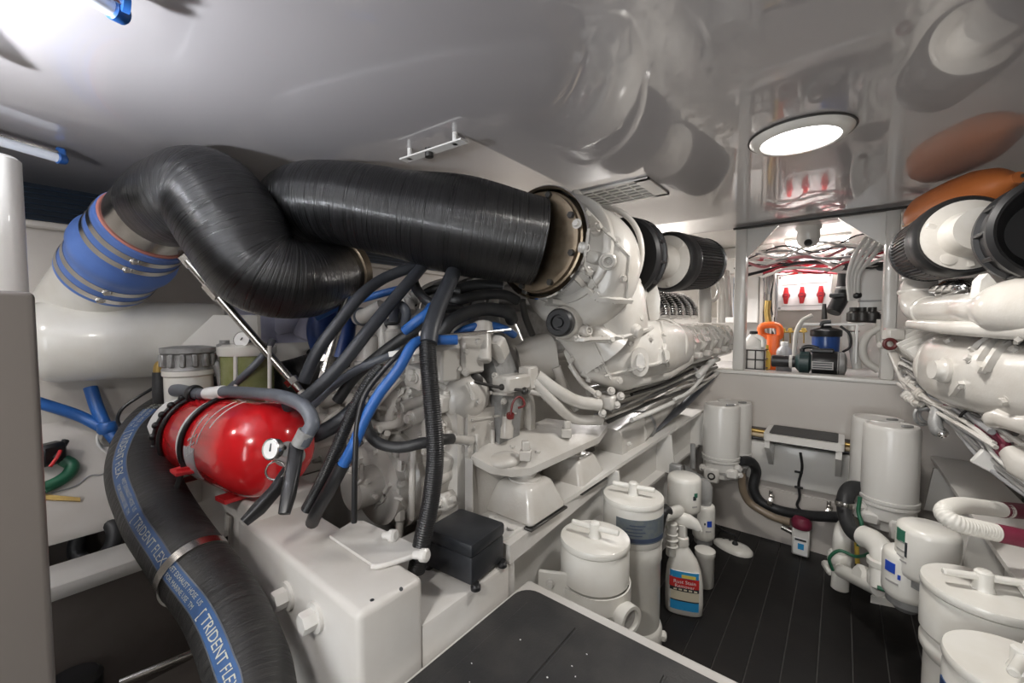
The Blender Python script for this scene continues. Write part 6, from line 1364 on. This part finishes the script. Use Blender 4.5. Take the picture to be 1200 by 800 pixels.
# right engine flank
for i in range(10):
    a, b = D(1058+rq.uniform(-6, 8), 420+i*4.2, 1.52+rq.uniform(-.04, .04)), D(1176+rq.uniform(-14, 10), 488+i*4.5, 1.04+rq.uniform(-.04, .04))
    rp('injector_line', MB().tube(wob(a, b, 5, .012), rq.choice((.005, .006, .008)), 8, 6), rq.choice((W2, GREYP, WIRG, W2, DMET)))
for i in range(12):
    t = i/11; p = D(1058+t*70, 428+t*46, 1.50-t*.26)
    rp('line_clip', MB().box(p, (.03, .022, .026), Matrix.Rotation(rq.uniform(-.6, .6), 3, 'Y'), .004), rq.choice((W2, W2, GMET)))
for i in range(6):
    p = [D(1094+rq.uniform(-6, 6), 466+i*2, 1.32), D(1114+rq.uniform(-4, 4), 476+i*4, 1.24), D(1140+rq.uniform(-4, 6), 494+i*6, 1.15), D(1168+rq.uniform(-4, 6), 520+i*7, 1.06), D(1210, 556+i*6, .96)]
    obj('cable', MB().tube(p, rq.choice((.005, .006, .008)), 8, 6), rq.choice((WIRG, WIRW, GREYP, WIRG)), lm)
# speckles of dirt on the step mat: small pale crumbs
cr_ = MB()
for i in range(26):
    cr_.ell((rq.uniform(mx0, mx1), rq.uniform(my0+.2, my1), S0+.0135), (rq.uniform(.001, .0022), rq.uniform(.001, .0022), .001), None, 6, 4)
obj('crumbs', cr_, LABW, stp, kind='stuff')
# ================================================================ CAST-ON DETAIL, SET ON THE REAL SURFACES
from mathutils.bvhtree import BVHTree
def surf(root):        # BVH of a thing's meshes in world space (no parent carries a rotation)
    vs, fs = [], []
    def walk(o):
        if o.type == 'MESH':
            b = base_of(o); n = len(vs)
            vs.extend(q.co+b for q in o.data.vertices); fs.extend([i+n for i in p.vertices] for p in o.data.polygons)
        for c in o.children: walk(c)
    walk(root); return BVHTree.FromPolygons(vs, fs)
bv = surf(en); bvr = surf(er); bvb = surf(bm_)
def hit(px, py, b):
    p, n, i, d = b.ray_cast(CAM, ray(px, py).normalized())
    if p is None: return None
    if n.dot(CAM-p) < 0: n = -n
    return p, n
def on_bolt(px, py, r, h, b, par, m=W2, nm='bolt'):
    q = hit(px, py, b)
    if q: obj(nm, MB().hexb(q[0]-q[1]*.002, q[1], r, h), m, par)
def on_boss(px, py, r, h, b, par, hole=True):
    q = hit(px, py, b)
    if not q: return
    pr = [(r*1.45, -.02), (r*1.35, h*.3), (r*1.1, h*.5), (r, h), (r*.62, h)]
    if hole: pr += [(r*.55, h*.5), (r*.35, h*.5), (r*.3, h*.85), (.001, h*.85)]
    else: pr += [(.001, h)]
    obj('boss', MB().lathe(q[0], q[1], pr, 24), W2, par)
def on_rib(p0, p1, w_, h, b, par, n=6, nm='cast_rib', m=W2):
    pts = []
    for i in range(n+1):
        q = hit(p0[0]+(p1[0]-p0[0])*i/n, p0[1]+(p1[1]-p0[1])*i/n, b)
        if q: pts.append(q)
    if len(pts) < 3: return
    rg = []
    for i, (p, nn) in enumerate(pts):
        t = (pts[min(i+1, len(pts)-1)][0]-pts[max(i-1, 0)][0]).normalized(); s = t.cross(nn).normalized()
        rg.append([p-s*w_-nn*.004, p-s*w_*.7+nn*h, p+s*w_*.7+nn*h, p+s*w_-nn*.004])
    obj(nm, MB().loft(rg), m, par)
# turbine housing
for px, py in ((676, 262), (700, 266), (722, 282), (700, 345), (720, 352), (690, 318), (730, 326)): on_bolt(px, py, .010, .014, bv, vol)
on_boss(712, 306, .020, .022, bv, vol); on_boss(683, 290, .012, .016, bv, vol)
on_rib((686, 246), (738, 300), .006, .006, bv, vol, 10); on_rib((738, 300), (734, 352), .006, .006, bv, vol, 8)
on_rib((672, 322), (700, 350), .010, .012, bv, vol, 6); on_rib((700, 350), (738, 352), .010, .012, bv, vol, 6)
on_rib((690, 268), (684, 310), .004, .004, bv, vol, 8); on_rib((684, 310), (700, 338), .004, .004, bv, vol, 8)
# pedestal and manifold
for px, py in ((676, 396), (716, 398), (738, 402), (700, 432), (726, 446), (762, 396), (776, 392), (672, 420), (690, 444)): on_bolt(px, py, .010, .014, bv, mf)
on_boss(687, 388, .014, .016, bv, mf); on_boss(745, 388, .018, .018, bv, mf, False)
on_rib((664, 398), (726, 396), .007, .010, bv, mf, 10); on_rib((696, 402), (716, 444), .006, .007, bv, mf, 8); on_rib((726, 396), (764, 384), .007, .009, bv, mf, 8)
on_rib((708, 440), (776, 424), .005, .008, bv, mf, 10); on_rib((774, 378), (782, 428), .006, .010, bv, mf, 8)
# gearbox flank and front
for px, py in ((556, 500), (574, 496), (600, 524), (630, 530), (560, 470), (590, 470), (548, 520), (546, 436), (580, 440)): on_bolt(px, py, .008, .010, bv, gb)
on_rib((552, 492), (604, 484), .004, .005, bv, gb, 8); on_rib((574, 460), (600, 462), .006, .008, bv, gb, 6)
for i in range(26):
    on_bolt(rq.uniform(386, 536), rq.uniform(436, 590), rq.uniform(.007, .011), rq.uniform(.01, .022), bv, gb)
for i in range(10):
    a = (rq.uniform(390, 520), rq.uniform(440, 580)); on_rib(a, (a[0]+rq.uniform(-22, 22), a[1]+rq.uniform(10, 34)), .007, .012, bv, gb, 6)
# right engine barrel
for px, py in ((1112, 400), (1128, 452), (1178, 470), (1190, 410), (1160, 398), (1136, 420)): on_bolt(px, py, .009, .012, bvr, rm)
on_rib((1140, 412), (1150, 400), .006, .012, bvr, rm, 5); on_rib((1118, 462), (1130, 448), .006, .012, bvr, rm, 5); on_rib((1176, 408), (1196, 396), .006, .010, bvr, rm, 5)
on_rib((1150, 426), (1166, 404), .012, .018, bvr, rm, 8); on_rib((1166, 404), (1182, 398), .012, .018, bvr, rm, 6); on_rib((1150, 426), (1158, 434), .012, .018, bvr, rm, 5); on_rib((1158, 434), (1182, 398), .010, .014, bvr, rm, 8)
on_boss(1108, 434, .026, .03, bvr, rm, False)
# specks and scuffs on the foreground beam
for px, py in ((436, 703), (404, 640), (470, 690)):
    q = hit(px, py, bvb)
    if q: obj('paint_chip', MB().lathe(q[0]-q[1]*.001, q[1], [(.004, 0), (.004, .0018), (.001, .002)], 8), PRTD, bm_)
